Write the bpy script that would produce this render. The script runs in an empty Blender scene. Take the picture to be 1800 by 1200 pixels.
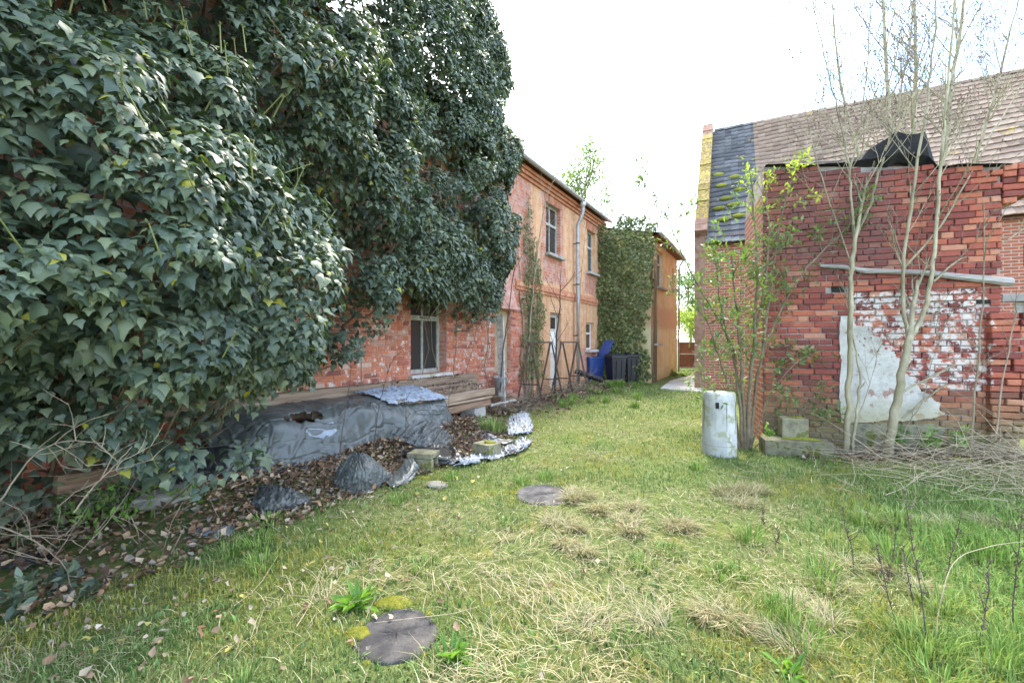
import bpy, math, random
import numpy as np
from mathutils import Vector, Matrix, Euler
R = math.radians
rng = np.random.default_rng(7)
random.seed(7)
S = bpy.context.scene
COL = S.collection

# ------------------------------------------------------------------ camera, sky, sun, exposure
EYE = 1.42
F = 760.0                                   # focal length in pixels of an 1800 px wide picture
cam_d = bpy.data.cameras.new('camera')
cam_d.sensor_width = 36.0
cam_d.lens = 36.0 * F / 1800.0
cam_d.clip_end = 1000.0
cam_d.clip_start = 0.05
cam = bpy.data.objects.new('camera', cam_d)
COL.objects.link(cam)
cam.location = (0, 0, EYE)
cam.rotation_euler = (R(90), 0, 0)
S.camera = cam

SUN_AZ, SUN_EL = 13.0, 54.0                 # degrees to the right of the view axis, and up
world = bpy.data.worlds.new('World')
S.world = world
world.use_nodes = True
wn, wl_ = world.node_tree.nodes, world.node_tree.links
wn.clear()
w_out = wn.new('ShaderNodeOutputWorld')
w_bg = wn.new('ShaderNodeBackground')
w_bg.inputs['Strength'].default_value = 0.15
sky = wn.new('ShaderNodeTexSky')
sky.sky_type = 'NISHITA'
sky.sun_disc = False
sky.sun_elevation = R(SUN_EL)
sky.sun_rotation = R(SUN_AZ)
sky.air_density = 1.0
sky.dust_density = 0.15
sky.ozone_density = 2.0
w_tc = wn.new('ShaderNodeTexCoord')
w_map = wn.new('ShaderNodeMapping')
w_map.inputs['Location'].default_value = (4.72, -8.96, -0.22)
w_map.inputs['Scale'].default_value = (1.0, 1.0, 1.7)
w_nz = wn.new('ShaderNodeTexNoise')
w_nz.inputs['Scale'].default_value = 0.8
w_nz.inputs['Detail'].default_value = 5.0
w_nz.inputs['Roughness'].default_value = 0.5
w_rp = wn.new('ShaderNodeValToRGB')
w_rp.color_ramp.elements[0].position = 0.40
w_rp.color_ramp.elements[0].color = (0.0, 0.0, 0.0, 1)
w_rp.color_ramp.elements[1].position = 0.55
w_rp.color_ramp.elements[1].color = (0.92, 0.92, 0.92, 1)
w_mix = wn.new('ShaderNodeMixRGB')
w_mix.inputs['Color2'].default_value = (5.2, 5.4, 5.5, 1)      # thin bright cloud veil
wl_.new(w_tc.outputs['Generated'], w_map.inputs['Vector'])
wl_.new(w_map.outputs['Vector'], w_nz.inputs['Vector'])
wl_.new(w_nz.outputs['Fac'], w_rp.inputs['Fac'])
wl_.new(w_rp.outputs['Color'], w_mix.inputs['Fac'])
wl_.new(sky.outputs['Color'], w_mix.inputs['Color1'])
wl_.new(w_mix.outputs['Color'], w_bg.inputs['Color'])
wl_.new(w_bg.outputs['Background'], w_out.inputs['Surface'])

sun_d = bpy.data.lights.new('sun', 'SUN')
sun_d.energy = 1.25
sun_d.angle = R(12)
sun_d.color = (1.0, 0.91, 0.76)
sun = bpy.data.objects.new('sun', sun_d)
COL.objects.link(sun)
_sd = Vector((math.sin(R(SUN_AZ)) * math.cos(R(SUN_EL)), math.cos(R(SUN_AZ)) * math.cos(R(SUN_EL)), math.sin(R(SUN_EL))))
sun.rotation_euler = (-_sd).to_track_quat('-Z', 'Y').to_euler()
sun.location = _sd * 50
S.view_settings.view_transform = 'Standard'
S.view_settings.look = 'None'
S.view_settings.gamma = 1.0
S.view_settings.exposure = 2.85
S.cycles.max_bounces = 6
S.cycles.use_denoising = True

# ------------------------------------------------------------------ numeric helpers
def hash2(ix, iy, seed):
    h = (ix.astype(np.int64) * 374761393 + iy.astype(np.int64) * 668265263 + seed * 1442695041) & 0x7fffffff
    h = ((h ^ (h >> 13)) * 1274126177) & 0x7fffffff
    h = h ^ (h >> 16)
    return (h & 0xffff) / 65535.0

def vnoise(x, y, seed=0):
    x = np.asarray(x, float); y = np.asarray(y, float)
    ix, iy = np.floor(x), np.floor(y)
    fx, fy = x - ix, y - iy
    fx = fx * fx * (3 - 2 * fx); fy = fy * fy * (3 - 2 * fy)
    a = hash2(ix, iy, seed); b = hash2(ix + 1, iy, seed); c = hash2(ix, iy + 1, seed); d = hash2(ix + 1, iy + 1, seed)
    return (a * (1 - fx) + b * fx) * (1 - fy) + (c * (1 - fx) + d * fx) * fy

def fbm(x, y, seed=0, o=4):
    s = 0; a = 0.5; t = 0
    for k in range(o):
        s = s + a * vnoise(x, y, seed + k * 17); t += a
        x = np.asarray(x) * 2.03; y = np.asarray(y) * 2.03; a *= 0.5
    return s / t                             # 0..1

def P(px, py, Y):                            # photo pixel at forward distance Y -> point
    return np.array([(px - 900) / F * Y, Y, EYE + (600 - py) / F * Y])

def G(px, py, z=0.0):                        # photo pixel on the ground (height z)
    return P(px, py, (EYE - z) * F / (py - 600))

# house line: origin, along, outward
HA = R(30.6)
H0 = np.array([-1.864, 6.9])
HD = np.array([math.sin(HA), math.cos(HA)])
HN = np.array([math.cos(HA), -math.sin(HA)])
def hw(t, n, z):
    t = np.asarray(t, float); n = np.asarray(n, float); z = np.asarray(z, float)
    return np.stack(np.broadcast_arrays(H0[0] + t * HD[0] + n * HN[0], H0[1] + t * HD[1] + n * HN[1], z), -1)
def to_house(x, y):
    dx, dy = np.asarray(x) - H0[0], np.asarray(y) - H0[1]
    return dx * HD[0] + dy * HD[1], dx * HN[0] + dy * HN[1]

def gh(x, y):                                # height of the ground
    x = np.asarray(x, float); y = np.asarray(y, float)
    t, n = to_house(x, y)
    z = 0.05 * (fbm(x * 0.6, y * 0.6, 3) - 0.5) + 0.03 * (fbm(x * 2.1, y * 2.1, 5) - 0.5)
    hp = np.exp(-((n - 0.85) / 0.55) ** 2) * 1 / (1 + np.exp(-(t + 3.6) * 5)) * 1 / (1 + np.exp((t - 0.8) * 4))
    z = z + 0.17 * hp + 0.02 * hp * fbm(x * 6, y * 6, 9)
    near_shed = np.exp(-(((x - 5.2) / 1.6) ** 2 + ((y - 4.3) / 0.8) ** 2))
    return z + 0.16 * near_shed

# ------------------------------------------------------------------ mesh helpers
def mesh_np(name, V, Fc, smooth=False, col=None):
    V = np.ascontiguousarray(V, np.float32); Fc = np.ascontiguousarray(Fc, np.int32)
    m = bpy.data.meshes.new(name)
    k = Fc.shape[1]
    m.vertices.add(len(V)); m.vertices.foreach_set('co', V.ravel())
    m.loops.add(Fc.size); m.loops.foreach_set('vertex_index', Fc.ravel())
    m.polygons.add(len(Fc))
    m.polygons.foreach_set('loop_start', np.arange(0, Fc.size, k, dtype=np.int32))
    m.polygons.foreach_set('loop_total', np.full(len(Fc), k, np.int32))
    if smooth:
        m.polygons.foreach_set('use_smooth', np.ones(len(Fc), bool))
    m.update(calc_edges=True)
    if col is not None:
        a = m.color_attributes.new('Col', 'FLOAT_COLOR', 'POINT')
        c = np.ones((len(V), 4), np.float32); c[:, :3] = col
        a.data.foreach_set('color', c.ravel())
    return m

class MB:
    def __init__(s): s.v = []; s.f = []
    def add(s, vs, fs):
        o = len(s.v); s.v += [tuple(map(float, p)) for p in vs]; s.f += [tuple(i + o for i in f) for f in fs]
    def box(s, x0, x1, y0, y1, z0, z1, j=0.0):
        vs = [(x, y, z) for z in (z0, z1) for y in (y0, y1) for x in (x0, x1)]
        if j: vs = [(a + random.uniform(-j, j), b + random.uniform(-j, j), c + random.uniform(-j, j)) for a, b, c in vs]
        s.add(vs, [(0, 2, 3, 1), (4, 5, 7, 6), (0, 1, 5, 4), (2, 6, 7, 3), (0, 4, 6, 2), (1, 3, 7, 5)])
    def bar(s, a, b, w, h, up=(0, 0, 1), j=0.0):
        a, b = Vector(a), Vector(b); d = (b - a).normalized(); u = Vector(up)
        if abs(d.dot(u)) > 0.95: u = Vector((1, 0, 0))
        sd = d.cross(u).normalized(); u = sd.cross(d)
        vs = []
        for p in (a, b):
            for q, r_ in ((-1, -1), (1, -1), (1, 1), (-1, 1)):
                vs.append(p + sd * (q * w / 2 + random.uniform(-j, j)) + u * (r_ * h / 2 + random.uniform(-j, j)))
        s.add(vs, [(3, 2, 1, 0), (4, 5, 6, 7), (0, 1, 5, 4), (1, 2, 6, 5), (2, 3, 7, 6), (3, 0, 4, 7)])
    def tube(s, pts, rad, n=6, cap=True):
        pts = [Vector(p) for p in pts]; k = len(pts)
        if not hasattr(rad, '__len__'): rad = [rad] * k
        o = len(s.v); prev = None
        for i, p in enumerate(pts):
            d = (pts[min(i + 1, k - 1)] - pts[max(i - 1, 0)])
            d = d.normalized() if d.length > 1e-9 else Vector((0, 0, 1))
            if prev is None:
                u = d.orthogonal().normalized()
            else:
                u = (prev - d * prev.dot(d)); u = u.normalized() if u.length > 1e-6 else d.orthogonal().normalized()
            prev = u; w = d.cross(u)
            for a in range(n):
                q = p + (u * math.cos(2 * math.pi * a / n) + w * math.sin(2 * math.pi * a / n)) * rad[i]
                s.v.append((q.x, q.y, q.z))
        for i in range(k - 1):
            for a in range(n):
                b = (a + 1) % n
                s.f.append((o + i * n + a, o + i * n + b, o + (i + 1) * n + b, o + (i + 1) * n + a))
        if cap:
            s.f.append(tuple(o + a for a in range(n))[::-1]); s.f.append(tuple(o + (k - 1) * n + a for a in range(n)))
    def lathe(s, prof, n=24, c=(0, 0, 0)):
        o = len(s.v); k = len(prof)
        for r_, z in prof:
            for a in range(n):
                s.v.append((c[0] + r_ * math.cos(2 * math.pi * a / n), c[1] + r_ * math.sin(2 * math.pi * a / n), c[2] + z))
        for i in range(k - 1):
            for a in range(n):
                b = (a + 1) % n
                s.f.append((o + i * n + a, o + i * n + b, o + (i + 1) * n + b, o + (i + 1) * n + a))
        s.f.append(tuple(o + a for a in range(n))[::-1]); s.f.append(tuple(o + (k - 1) * n + a for a in range(n)))
    def prism(s, poly, y0, y1):               # polygon in x,z extruded along y
        n = len(poly)
        vs = [(x, y0, z) for x, z in poly] + [(x, y1, z) for x, z in poly]
        fs = [tuple(range(n)), tuple(range(2 * n - 1, n - 1, -1))]
        fs += [((i + 1) % n, i, n + i, n + (i + 1) % n) for i in range(n)]
        s.add(vs, fs)
    def mesh(s, name, smooth=False, off=None):
        m = bpy.data.meshes.new(name)
        v = s.v if off is None else [(a - off[0], b - off[1], c - off[2]) for a, b, c in s.v]
        m.from_pydata(v, [], s.f)
        if smooth: m.polygons.foreach_set('use_smooth', [True] * len(m.polygons))
        m.update()
        return m

def obj(name, mesh, mat=None, parent=None, loc=None, rot=None, kind=None):
    o = bpy.data.objects.new(name, mesh)
    COL.objects.link(o)
    if mat is not None and not mesh.materials: mesh.materials.append(mat)
    if parent is not None: o.parent = parent
    if loc is not None: o.location = loc
    if rot is not None: o.rotation_euler = rot
    if kind: o['kind'] = kind
    return o

def tag(o, label, cat, group=None, kind=None):
    o['label'] = label; o['category'] = cat
    if group: o['group'] = group
    if kind: o['kind'] = kind
    return o

def thing(name, label, cat, loc=(0, 0, 0), rz=0.0, group=None):
    o = bpy.data.objects.new(name, None); COL.objects.link(o)
    o.location = loc; o.rotation_euler = (0, 0, rz); o.empty_display_size = 0.2
    return tag(o, label, cat, group)

def bevel(o, w, seg=2):
    b = o.modifiers.new('bevel', 'BEVEL'); b.width = w; b.segments = seg; b.limit_method = 'ANGLE'
    return o

# ------------------------------------------------------------------ materials
def nn(nt, t, **kw):
    n = nt.nodes.new(t)
    for k, v in kw.items(): setattr(n, k, v)
    return n

def ramp(nt, stops):
    r = nn(nt, 'ShaderNodeValToRGB'); e = r.color_ramp.elements
    while len(e) < len(stops): e.new(0.5)
    for i, (p, c) in enumerate(stops):
        e[i].position = p; e[i].color = (*c, 1)
    return r

def base_mat(name, rough=0.8, spec=0.3):
    m = bpy.data.materials.new(name); m.use_nodes = True
    nt = m.node_tree; b = nt.nodes['Principled BSDF']
    b.inputs['Roughness'].default_value = rough
    b.inputs['Specular IOR Level'].default_value = spec
    return m, nt, b

def noise(nt, vec, scale, detail=5, rough=0.55):
    n = nn(nt, 'ShaderNodeTexNoise'); n.inputs['Scale'].default_value = scale
    n.inputs['Detail'].default_value = detail; n.inputs['Roughness'].default_value = rough
    if vec is not None: nt.links.new(vec, n.inputs['Vector'])
    return n

def add_bump(nt, b, height, strength, dist=0.02):
    bp = nn(nt, 'ShaderNodeBump'); bp.inputs['Strength'].default_value = strength; bp.inputs['Distance'].default_value = dist
    nt.links.new(height, bp.inputs['Height']); nt.links.new(bp.outputs['Normal'], b.inputs['Normal'])
    return bp

def mixc(nt, fac, c1, c2, blend='MIX'):
    mx = nn(nt, 'ShaderNodeMixRGB', blend_type=blend)
    for s, v in (('Fac', fac), ('Color1', c1), ('Color2', c2)):
        if hasattr(v, 'is_linked') or hasattr(v, 'links'): nt.links.new(v, mx.inputs[s])
        elif isinstance(v, (int, float)): mx.inputs[s].default_value = v
        else: mx.inputs[s].default_value = (*v, 1)
    return mx.outputs['Color']

def mathn(nt, op, a, b=None, clamp=False):
    n = nn(nt, 'ShaderNodeMath', operation=op); n.use_clamp = clamp
    for i, v in enumerate((a, b)):
        if v is None: continue
        if isinstance(v, (int, float)): n.inputs[i].default_value = v
        else: nt.links.new(v, n.inputs[i])
    return n.outputs[0]

def simple(name, stops, scale=6, rough=0.8, bump=0.3, bscale=40, spec=0.3, stretch=None, metal=0.0, spots=None):
    m, nt, b = base_mat(name, rough, spec)
    b.inputs['Metallic'].default_value = metal
    tc = nn(nt, 'ShaderNodeTexCoord'); vec = tc.outputs['Object']
    if stretch:
        mp = nn(nt, 'ShaderNodeMapping'); mp.inputs['Scale'].default_value = stretch
        nt.links.new(vec, mp.inputs['Vector']); vec = mp.outputs['Vector']
    n = noise(nt, vec, scale, 8, 0.6)
    r = ramp(nt, stops); nt.links.new(n.outputs['Fac'], r.inputs['Fac'])
    c = r.outputs['Color']
    if spots:
        sc, th, colr = spots
        n3 = noise(nt, tc.outputs['Object'], sc, 4)
        rr = ramp(nt, [(th, (0, 0, 0)), (th + 0.06, (1, 1, 1))]); nt.links.new(n3.outputs['Fac'], rr.inputs['Fac'])
        c = mixc(nt, rr.outputs['Color'], c, colr)
    oi = nn(nt, 'ShaderNodeObjectInfo')
    c = mixc(nt, 1.0, c, mixc(nt, oi.outputs['Random'], (0.74, 0.72, 0.70), (1.18, 1.18, 1.18)), 'MULTIPLY')
    nt.links.new(c, b.inputs['Base Color'])
    n2 = noise(nt, vec, bscale, 6, 0.6)
    if bump: add_bump(nt, b, n2.outputs['Fac'], bump, 0.01)
    return m

def piece_random(nt):
    oi = nn(nt, 'ShaderNodeObjectInfo'); ge = nn(nt, 'ShaderNodeNewGeometry')
    return mathn(nt, 'FRACT', mathn(nt, 'ADD', oi.outputs['Random'], ge.outputs['Random Per Island']))

def leaf_mat(name, stops, rough=0.4, spec=0.5, trans=0.25, tcol=None):
    m, nt, b = base_mat(name, rough, spec)
    rnd = piece_random(nt)
    r = ramp(nt, stops); nt.links.new(rnd, r.inputs['Fac'])
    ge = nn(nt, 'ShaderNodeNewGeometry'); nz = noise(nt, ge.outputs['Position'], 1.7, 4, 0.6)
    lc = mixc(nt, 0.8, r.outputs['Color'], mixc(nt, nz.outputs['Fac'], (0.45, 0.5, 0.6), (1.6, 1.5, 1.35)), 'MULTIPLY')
    nt.links.new(lc, b.inputs['Base Color'])
    if trans:
        out = nt.nodes['Material Output']
        tr = nn(nt, 'ShaderNodeBsdfTranslucent')
        c = mixc(nt, 1.0, lc, tcol or (1.6, 1.9, 0.6), 'MULTIPLY')
        nt.links.new(c, tr.inputs['Color'])
        mx = nn(nt, 'ShaderNodeMixShader'); mx.inputs[0].default_value = trans
        nt.links.new(b.outputs[0], mx.inputs[1]); nt.links.new(tr.outputs[0], mx.inputs[2])
        nt.links.new(mx.outputs[0], out.inputs['Surface'])
    return m

def obj_coord(nt, ob):
    tc = nn(nt, 'ShaderNodeTexCoord'); tc.object = ob
    return tc.outputs['Object']

def sep(nt, vec):
    s = nn(nt, 'ShaderNodeSeparateXYZ'); nt.links.new(vec, s.inputs[0]); return s.outputs

def band(nt, v, a, b, soft):                 # smooth 1 inside a..b
    def ss(v, lo, hi):
        mr = nn(nt, 'ShaderNodeMapRange'); mr.interpolation_type = 'SMOOTHSTEP'
        nt.links.new(v, mr.inputs['Value']); mr.inputs['From Min'].default_value = lo; mr.inputs['From Max'].default_value = hi
        return mr.outputs[0]
    return mathn(nt, 'MULTIPLY', ss(v, a - soft, a + soft), mathn(nt, 'SUBTRACT', 1.0, ss(v, b - soft, b + soft)))

def brick_mat(name, ob, stops, white=None, algae=None, white_amt=0.5, dark=None):
    m, nt, b = base_mat(name, 0.88, 0.2)
    vec = obj_coord(nt, ob); xyz = sep(nt, vec)
    rnd = piece_random(nt)
    r = ramp(nt, stops); nt.links.new(rnd, r.inputs['Fac'])
    n1 = noise(nt, vec, 22, 6, 0.65)
    c = mixc(nt, 0.75, r.outputs['Color'], mixc(nt, n1.outputs['Fac'], (0.45, 0.42, 0.42), (1.45, 1.4, 1.4)), 'MULTIPLY')
    if dark:                                   # sooty, harder fired zone
        x0, x1, z0, z1, colr = dark
        n4 = noise(nt, vec, 2.2, 3)
        f = mathn(nt, 'MULTIPLY', band(nt, xyz[0], x0, x1, 0.35), band(nt, xyz[2], z0, z1, 0.35))
        f = mathn(nt, 'MULTIPLY', f, mathn(nt, 'MULTIPLY', n4.outputs['Fac'], 1.5), True)
        c = mixc(nt, f, c, mixc(nt, 0.8, colr, mixc(nt, n1.outputs['Fac'], (0.5, 0.5, 0.5), (1.5, 1.5, 1.5)), 'MULTIPLY'))
    if white:
        x0, x1, z0, z1 = white
        n2 = noise(nt, vec, 9, 7, 0.7)
        msk = mathn(nt, 'MULTIPLY', band(nt, xyz[0], x0, x1, 0.18), band(nt, xyz[2], z0, z1, 0.12))
        v = mathn(nt, 'ADD', n2.outputs['Fac'], mathn(nt, 'MULTIPLY', mathn(nt, 'SUBTRACT', msk, 1.0), 0.6))
        rr = ramp(nt, [(1 - white_amt, (0, 0, 0)), (1 - white_amt + 0.05, (1, 1, 1))]); nt.links.new(v, rr.inputs['Fac'])
        c = mixc(nt, mathn(nt, 'MULTIPLY', rr.outputs['Color'], 0.85), c, (0.62, 0.58, 0.53))
    if algae:
        z0, z1 = algae
        n3 = noise(nt, vec, 5, 6, 0.6)
        mr = nn(nt, 'ShaderNodeMapRange'); nt.links.new(xyz[2], mr.inputs['Value'])
        mr.inputs['From Min'].default_value = z1; mr.inputs['From Max'].default_value = z0
        v = mathn(nt, 'MULTIPLY', mr.outputs[0], mathn(nt, 'ADD', n3.outputs['Fac'], 0.4), True)
        c = mixc(nt, v, c, mixc(nt, n1.outputs['Fac'], (0.10, 0.085, 0.045), (0.30, 0.26, 0.12)))
    nt.links.new(c, b.inputs['Base Color'])
    n5 = noise(nt, vec, 70, 5, 0.6)
    add_bump(nt, b, n5.outputs['Fac'], 0.5, 0.006)
    return m

def vcol_mat(name, rough=0.7, spec=0.15, trans=0.3):
    m, nt, b = base_mat(name, rough, spec)
    a = nn(nt, 'ShaderNodeVertexColor'); a.layer_name = 'Col'
    nt.links.new(a.outputs['Color'], b.inputs['Base Color'])
    if trans:
        out = nt.nodes['Material Output']; tr = nn(nt, 'ShaderNodeBsdfTranslucent')
        nt.links.new(a.outputs['Color'], tr.inputs['Color'])
        mx = nn(nt, 'ShaderNodeMixShader'); mx.inputs[0].default_value = trans
        nt.links.new(b.outputs[0], mx.inputs[1]); nt.links.new(tr.outputs[0], mx.inputs[2])
        nt.links.new(mx.outputs[0], out.inputs['Surface'])
    return m

MAT = {}
MAT['vcol'] = vcol_mat('grass_blades')
MAT['litter'] = vcol_mat('dead_leaves', 0.75, 0.2, 0.1)
MAT['mortar'] = simple('mortar', [(0.35, (0.12, 0.095, 0.08)), (0.6, (0.44, 0.39, 0.35))], 1.6, 0.95, 0.6, 90)
MAT['timber'] = simple('weathered_timber', [(0.25, (0.12, 0.08, 0.055)), (0.5, (0.28, 0.205, 0.145)), (0.75, (0.44, 0.345, 0.255))], 5, 0.85, 0.5, 30, stretch=(0.35, 6, 6))
MAT['timber2'] = simple('old_brown_timber', [(0.3, (0.14, 0.08, 0.05)), (0.7, (0.38, 0.26, 0.18))], 5, 0.85, 0.5, 30, stretch=(0.35, 6, 6))
MAT['greywood'] = simple('grey_wood', [(0.3, (0.20, 0.18, 0.16)), (0.7, (0.47, 0.44, 0.40))], 9, 0.85, 0.6, 40, stretch=(0.3, 5, 5))
MAT['paintwood'] = simple('old_window_paint', [(0.3, (0.22, 0.22, 0.19)), (0.7, (0.50, 0.50, 0.46))], 12, 0.7, 0.3, 60)
MAT['whitepaint'] = simple('white_window_paint', [(0.3, (0.55, 0.53, 0.48)), (0.7, (0.75, 0.74, 0.70))], 8, 0.6, 0.2, 60)
MAT['concrete'] = simple('concrete', [(0.25, (0.30, 0.29, 0.26)), (0.5, (0.46, 0.45, 0.42)), (0.75, (0.60, 0.60, 0.57))], 4, 0.9, 0.5, 70, spots=(3.2, 0.58, (0.30, 0.30, 0.14)))
MAT['column'] = simple('pale_concrete', [(0.3, (0.26, 0.26, 0.235)), (0.5, (0.36, 0.36, 0.335)), (0.7, (0.47, 0.47, 0.45))], 7, 0.9, 0.4, 80, stretch=(1, 1, 0.35), spots=(7, 0.55, (0.27, 0.27, 0.18)))
MAT['mossblock'] = simple('mossy_concrete', [(0.3, (0.11, 0.10, 0.07)), (0.5, (0.22, 0.205, 0.13)), (0.7, (0.33, 0.315, 0.235))], 7, 0.95, 0.8, 60, spots=(7, 0.55, (0.12, 0.13, 0.03)))
MAT['cover'] = simple('old_cover_concrete', [(0.3, (0.035, 0.034, 0.036)), (0.5, (0.075, 0.072, 0.073)), (0.7, (0.15, 0.14, 0.13))], 9, 0.9, 0.8, 60)
MAT['stone'] = simple('field_stone', [(0.3, (0.16, 0.15, 0.12)), (0.7, (0.38, 0.36, 0.30))], 6, 0.9, 0.6, 50, spots=(6, 0.58, (0.17, 0.19, 0.04)))
MAT['moss'] = simple('moss', [(0.3, (0.10, 0.12, 0.015)), (0.7, (0.28, 0.27, 0.05))], 30, 1.0, 1.0, 120, 0.0)
MAT['tarp'] = simple('grey_green_tarpaulin', [(0.3, (0.045, 0.053, 0.050)), (0.7, (0.105, 0.115, 0.11))], 3, 0.36, 0.25, 60, 0.5)
MAT['blacktarp'] = simple('black_plastic_sheet', [(0.3, (0.012, 0.014, 0.016)), (0.7, (0.04, 0.044, 0.048))], 4, 0.32, 0.3, 25, 0.5)
MAT['paletarp'] = simple('pale_blue_plastic', [(0.3, (0.14, 0.17, 0.21)), (0.7, (0.32, 0.36, 0.42))], 9, 0.45, 0.5, 20, 0.4, spots=(9, 0.56, (0.12, 0.105, 0.085)))
MAT['zinc'] = simple('zinc', [(0.3, (0.32, 0.33, 0.34)), (0.7, (0.50, 0.51, 0.52))], 8, 0.5, 0.15, 40, 0.5, metal=0.3)
MAT['blackpaper'] = simple('tar_paper', [(0.3, (0.008, 0.008, 0.009)), (0.7, (0.026, 0.025, 0.025))], 8, 0.75, 0.8, 30, 0.2)
MAT['dark'] = simple('dark_interior', [(0.3, (0.012, 0.011, 0.010)), (0.7, (0.03, 0.028, 0.025))], 4, 0.9, 0.0)
MAT['rust'] = simple('rusty_iron', [(0.3, (0.05, 0.032, 0.025)), (0.7, (0.15, 0.10, 0.08))], 14, 0.8, 0.4, 60)
MAT['bluebin'] = simple('blue_plastic', [(0.3, (0.02, 0.055, 0.24)), (0.7, (0.045, 0.10, 0.34))], 6, 0.45, 0.1, 40, 0.5)
MAT['blackbin'] = simple('dark_blue_plastic', [(0.3, (0.006, 0.008, 0.014)), (0.7, (0.016, 0.019, 0.03))], 6, 0.4, 0.1, 40, 0.5)
MAT['gate'] = simple('brown_gate_panel', [(0.3, (0.12, 0.05, 0.03)), (0.7, (0.20, 0.085, 0.055))], 3, 0.7, 0.1, 40)
MAT['bark'] = simple('young_bark', [(0.25, (0.16, 0.14, 0.08)), (0.5, (0.33, 0.29, 0.185)), (0.75, (0.50, 0.46, 0.33))], 9, 0.75, 0.4, 70, stretch=(1, 1, 0.5))
MAT['bark2'] = simple('shrub_bark', [(0.3, (0.14, 0.11, 0.07)), (0.7, (0.32, 0.26, 0.17))], 12, 0.85, 0.5, 60)
MAT['twig'] = simple('dry_twig', [(0.3, (0.16, 0.12, 0.08)), (0.7, (0.40, 0.33, 0.24))], 9, 0.85, 0.3, 60)
MAT['darkstem'] = simple('dark_weed_stem', [(0.3, (0.05, 0.035, 0.03)), (0.7, (0.13, 0.09, 0.075))], 20, 0.85, 0.2, 60)
MAT['straw'] = simple('straw_stem', [(0.3, (0.24, 0.19, 0.12)), (0.7, (0.46, 0.39, 0.27))], 9, 0.8, 0.2, 60)
MAT['bud'] = simple('bud', [(0.3, (0.10, 0.07, 0.06)), (0.7, (0.22, 0.15, 0.12))], 9, 0.8, 0.0)
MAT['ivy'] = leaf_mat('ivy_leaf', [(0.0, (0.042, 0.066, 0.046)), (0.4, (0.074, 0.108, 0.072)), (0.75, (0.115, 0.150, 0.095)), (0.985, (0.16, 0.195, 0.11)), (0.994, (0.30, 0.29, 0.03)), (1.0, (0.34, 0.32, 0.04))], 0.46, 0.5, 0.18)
MAT['ivy_far'] = leaf_mat('old_ivy_leaf', [(0.0, (0.06, 0.085, 0.030)), (0.5, (0.11, 0.14, 0.045)), (1.0, (0.21, 0.22, 0.075))], 0.5, 0.4, 0.15)
MAT['shrubleaf'] = leaf_mat('shrub_leaf', [(0.0, (0.07, 0.11, 0.05)), (0.6, (0.12, 0.18, 0.07)), (1.0, (0.20, 0.26, 0.09))], 0.5, 0.35, 0.35)
MAT['spring_sunlit'] = leaf_mat('spring_and_sunlit_leaf', [(0.0, (0.16, 0.22, 0.05)), (1.0, (0.34, 0.38, 0.09))], 0.6, 0.25, 0.4)  # spring green of far trees; also sunlight painted on the shrub's top leaves
MAT['weedleaf'] = leaf_mat('weed_leaf', [(0.0, (0.10, 0.20, 0.04)), (1.0, (0.18, 0.31, 0.06))], 0.5, 0.35, 0.3)

def glass_mat():
    m, nt, b = base_mat('window_glass', 0.06, 0.6)
    b.inputs['Base Color'].default_value = (0.03, 0.035, 0.035, 1)
    tc = nn(nt, 'ShaderNodeTexCoord'); n = noise(nt, tc.outputs['Object'], 2.5, 2)
    add_bump(nt, b, n.outputs['Fac'], 0.12, 0.05)
    return m
MAT['glass'] = glass_mat()

# ================================================================== GROUND
def ground_material():
    m, nt, b = base_mat('lawn_soil', 0.95, 0.1)
    tc = nn(nt, 'ShaderNodeTexCoord'); v = tc.outputs['Object']
    n1 = noise(nt, v, 0.9, 5); n2 = noise(nt, v, 14, 8, 0.7); n3 = noise(nt, v, 2.3, 5)
    r = ramp(nt, [(0.30, (0.07, 0.085, 0.030)), (0.48, (0.11, 0.14, 0.045)), (0.60, (0.17, 0.18, 0.07)), (0.74, (0.24, 0.21, 0.12))])
    nt.links.new(n2.outputs['Fac'], r.inputs['Fac'])
    g = ramp(nt, [(0.42, (0, 0, 0)), (0.60, (1, 1, 1))]); nt.links.new(n1.outputs['Fac'], g.inputs['Fac'])
    c = mixc(nt, mathn(nt, 'MULTIPLY', g.outputs['Color'], 0.55), r.outputs['Color'], (0.10, 0.15, 0.03))
    y = ramp(nt, [(0.55, (0, 0, 0)), (0.70, (1, 1, 1))]); nt.links.new(n3.outputs['Fac'], y.inputs['Fac'])
    c = mixc(nt, mathn(nt, 'MULTIPLY', y.outputs['Color'], 0.5), c, (0.24, 0.21, 0.045))
    nt.links.new(c, b.inputs['Base Color'])
    add_bump(nt, b, n2.outputs['Fac'], 1.0, 0.03)
    return m
xs = np.concatenate([np.linspace(-250, -10, 14)[:-1], np.linspace(-10, 16, 174), np.linspace(16, 250, 14)[1:]])
ys = np.concatenate([np.linspace(-120, -3, 8)[:-1], np.linspace(-3, 26, 194), np.linspace(26, 320, 14)[1:]])
gx, gy = np.meshgrid(xs, ys)
gv = np.stack([gx, gy, gh(gx, gy)], -1).reshape(-1, 3)
nx_ = len(xs); ii = np.arange((len(ys) - 1) * (nx_ - 1)); rr_ = ii // (nx_ - 1); cc_ = ii % (nx_ - 1)
gf = np.stack([rr_ * nx_ + cc_, rr_ * nx_ + cc_ + 1, (rr_ + 1) * nx_ + cc_ + 1, (rr_ + 1) * nx_ + cc_], -1)
o = obj('ground', mesh_np('ground', gv, gf, True), ground_material(), kind='structure')
o['label'] = 'rough lawn and soil of the yard between the old houses'

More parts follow.
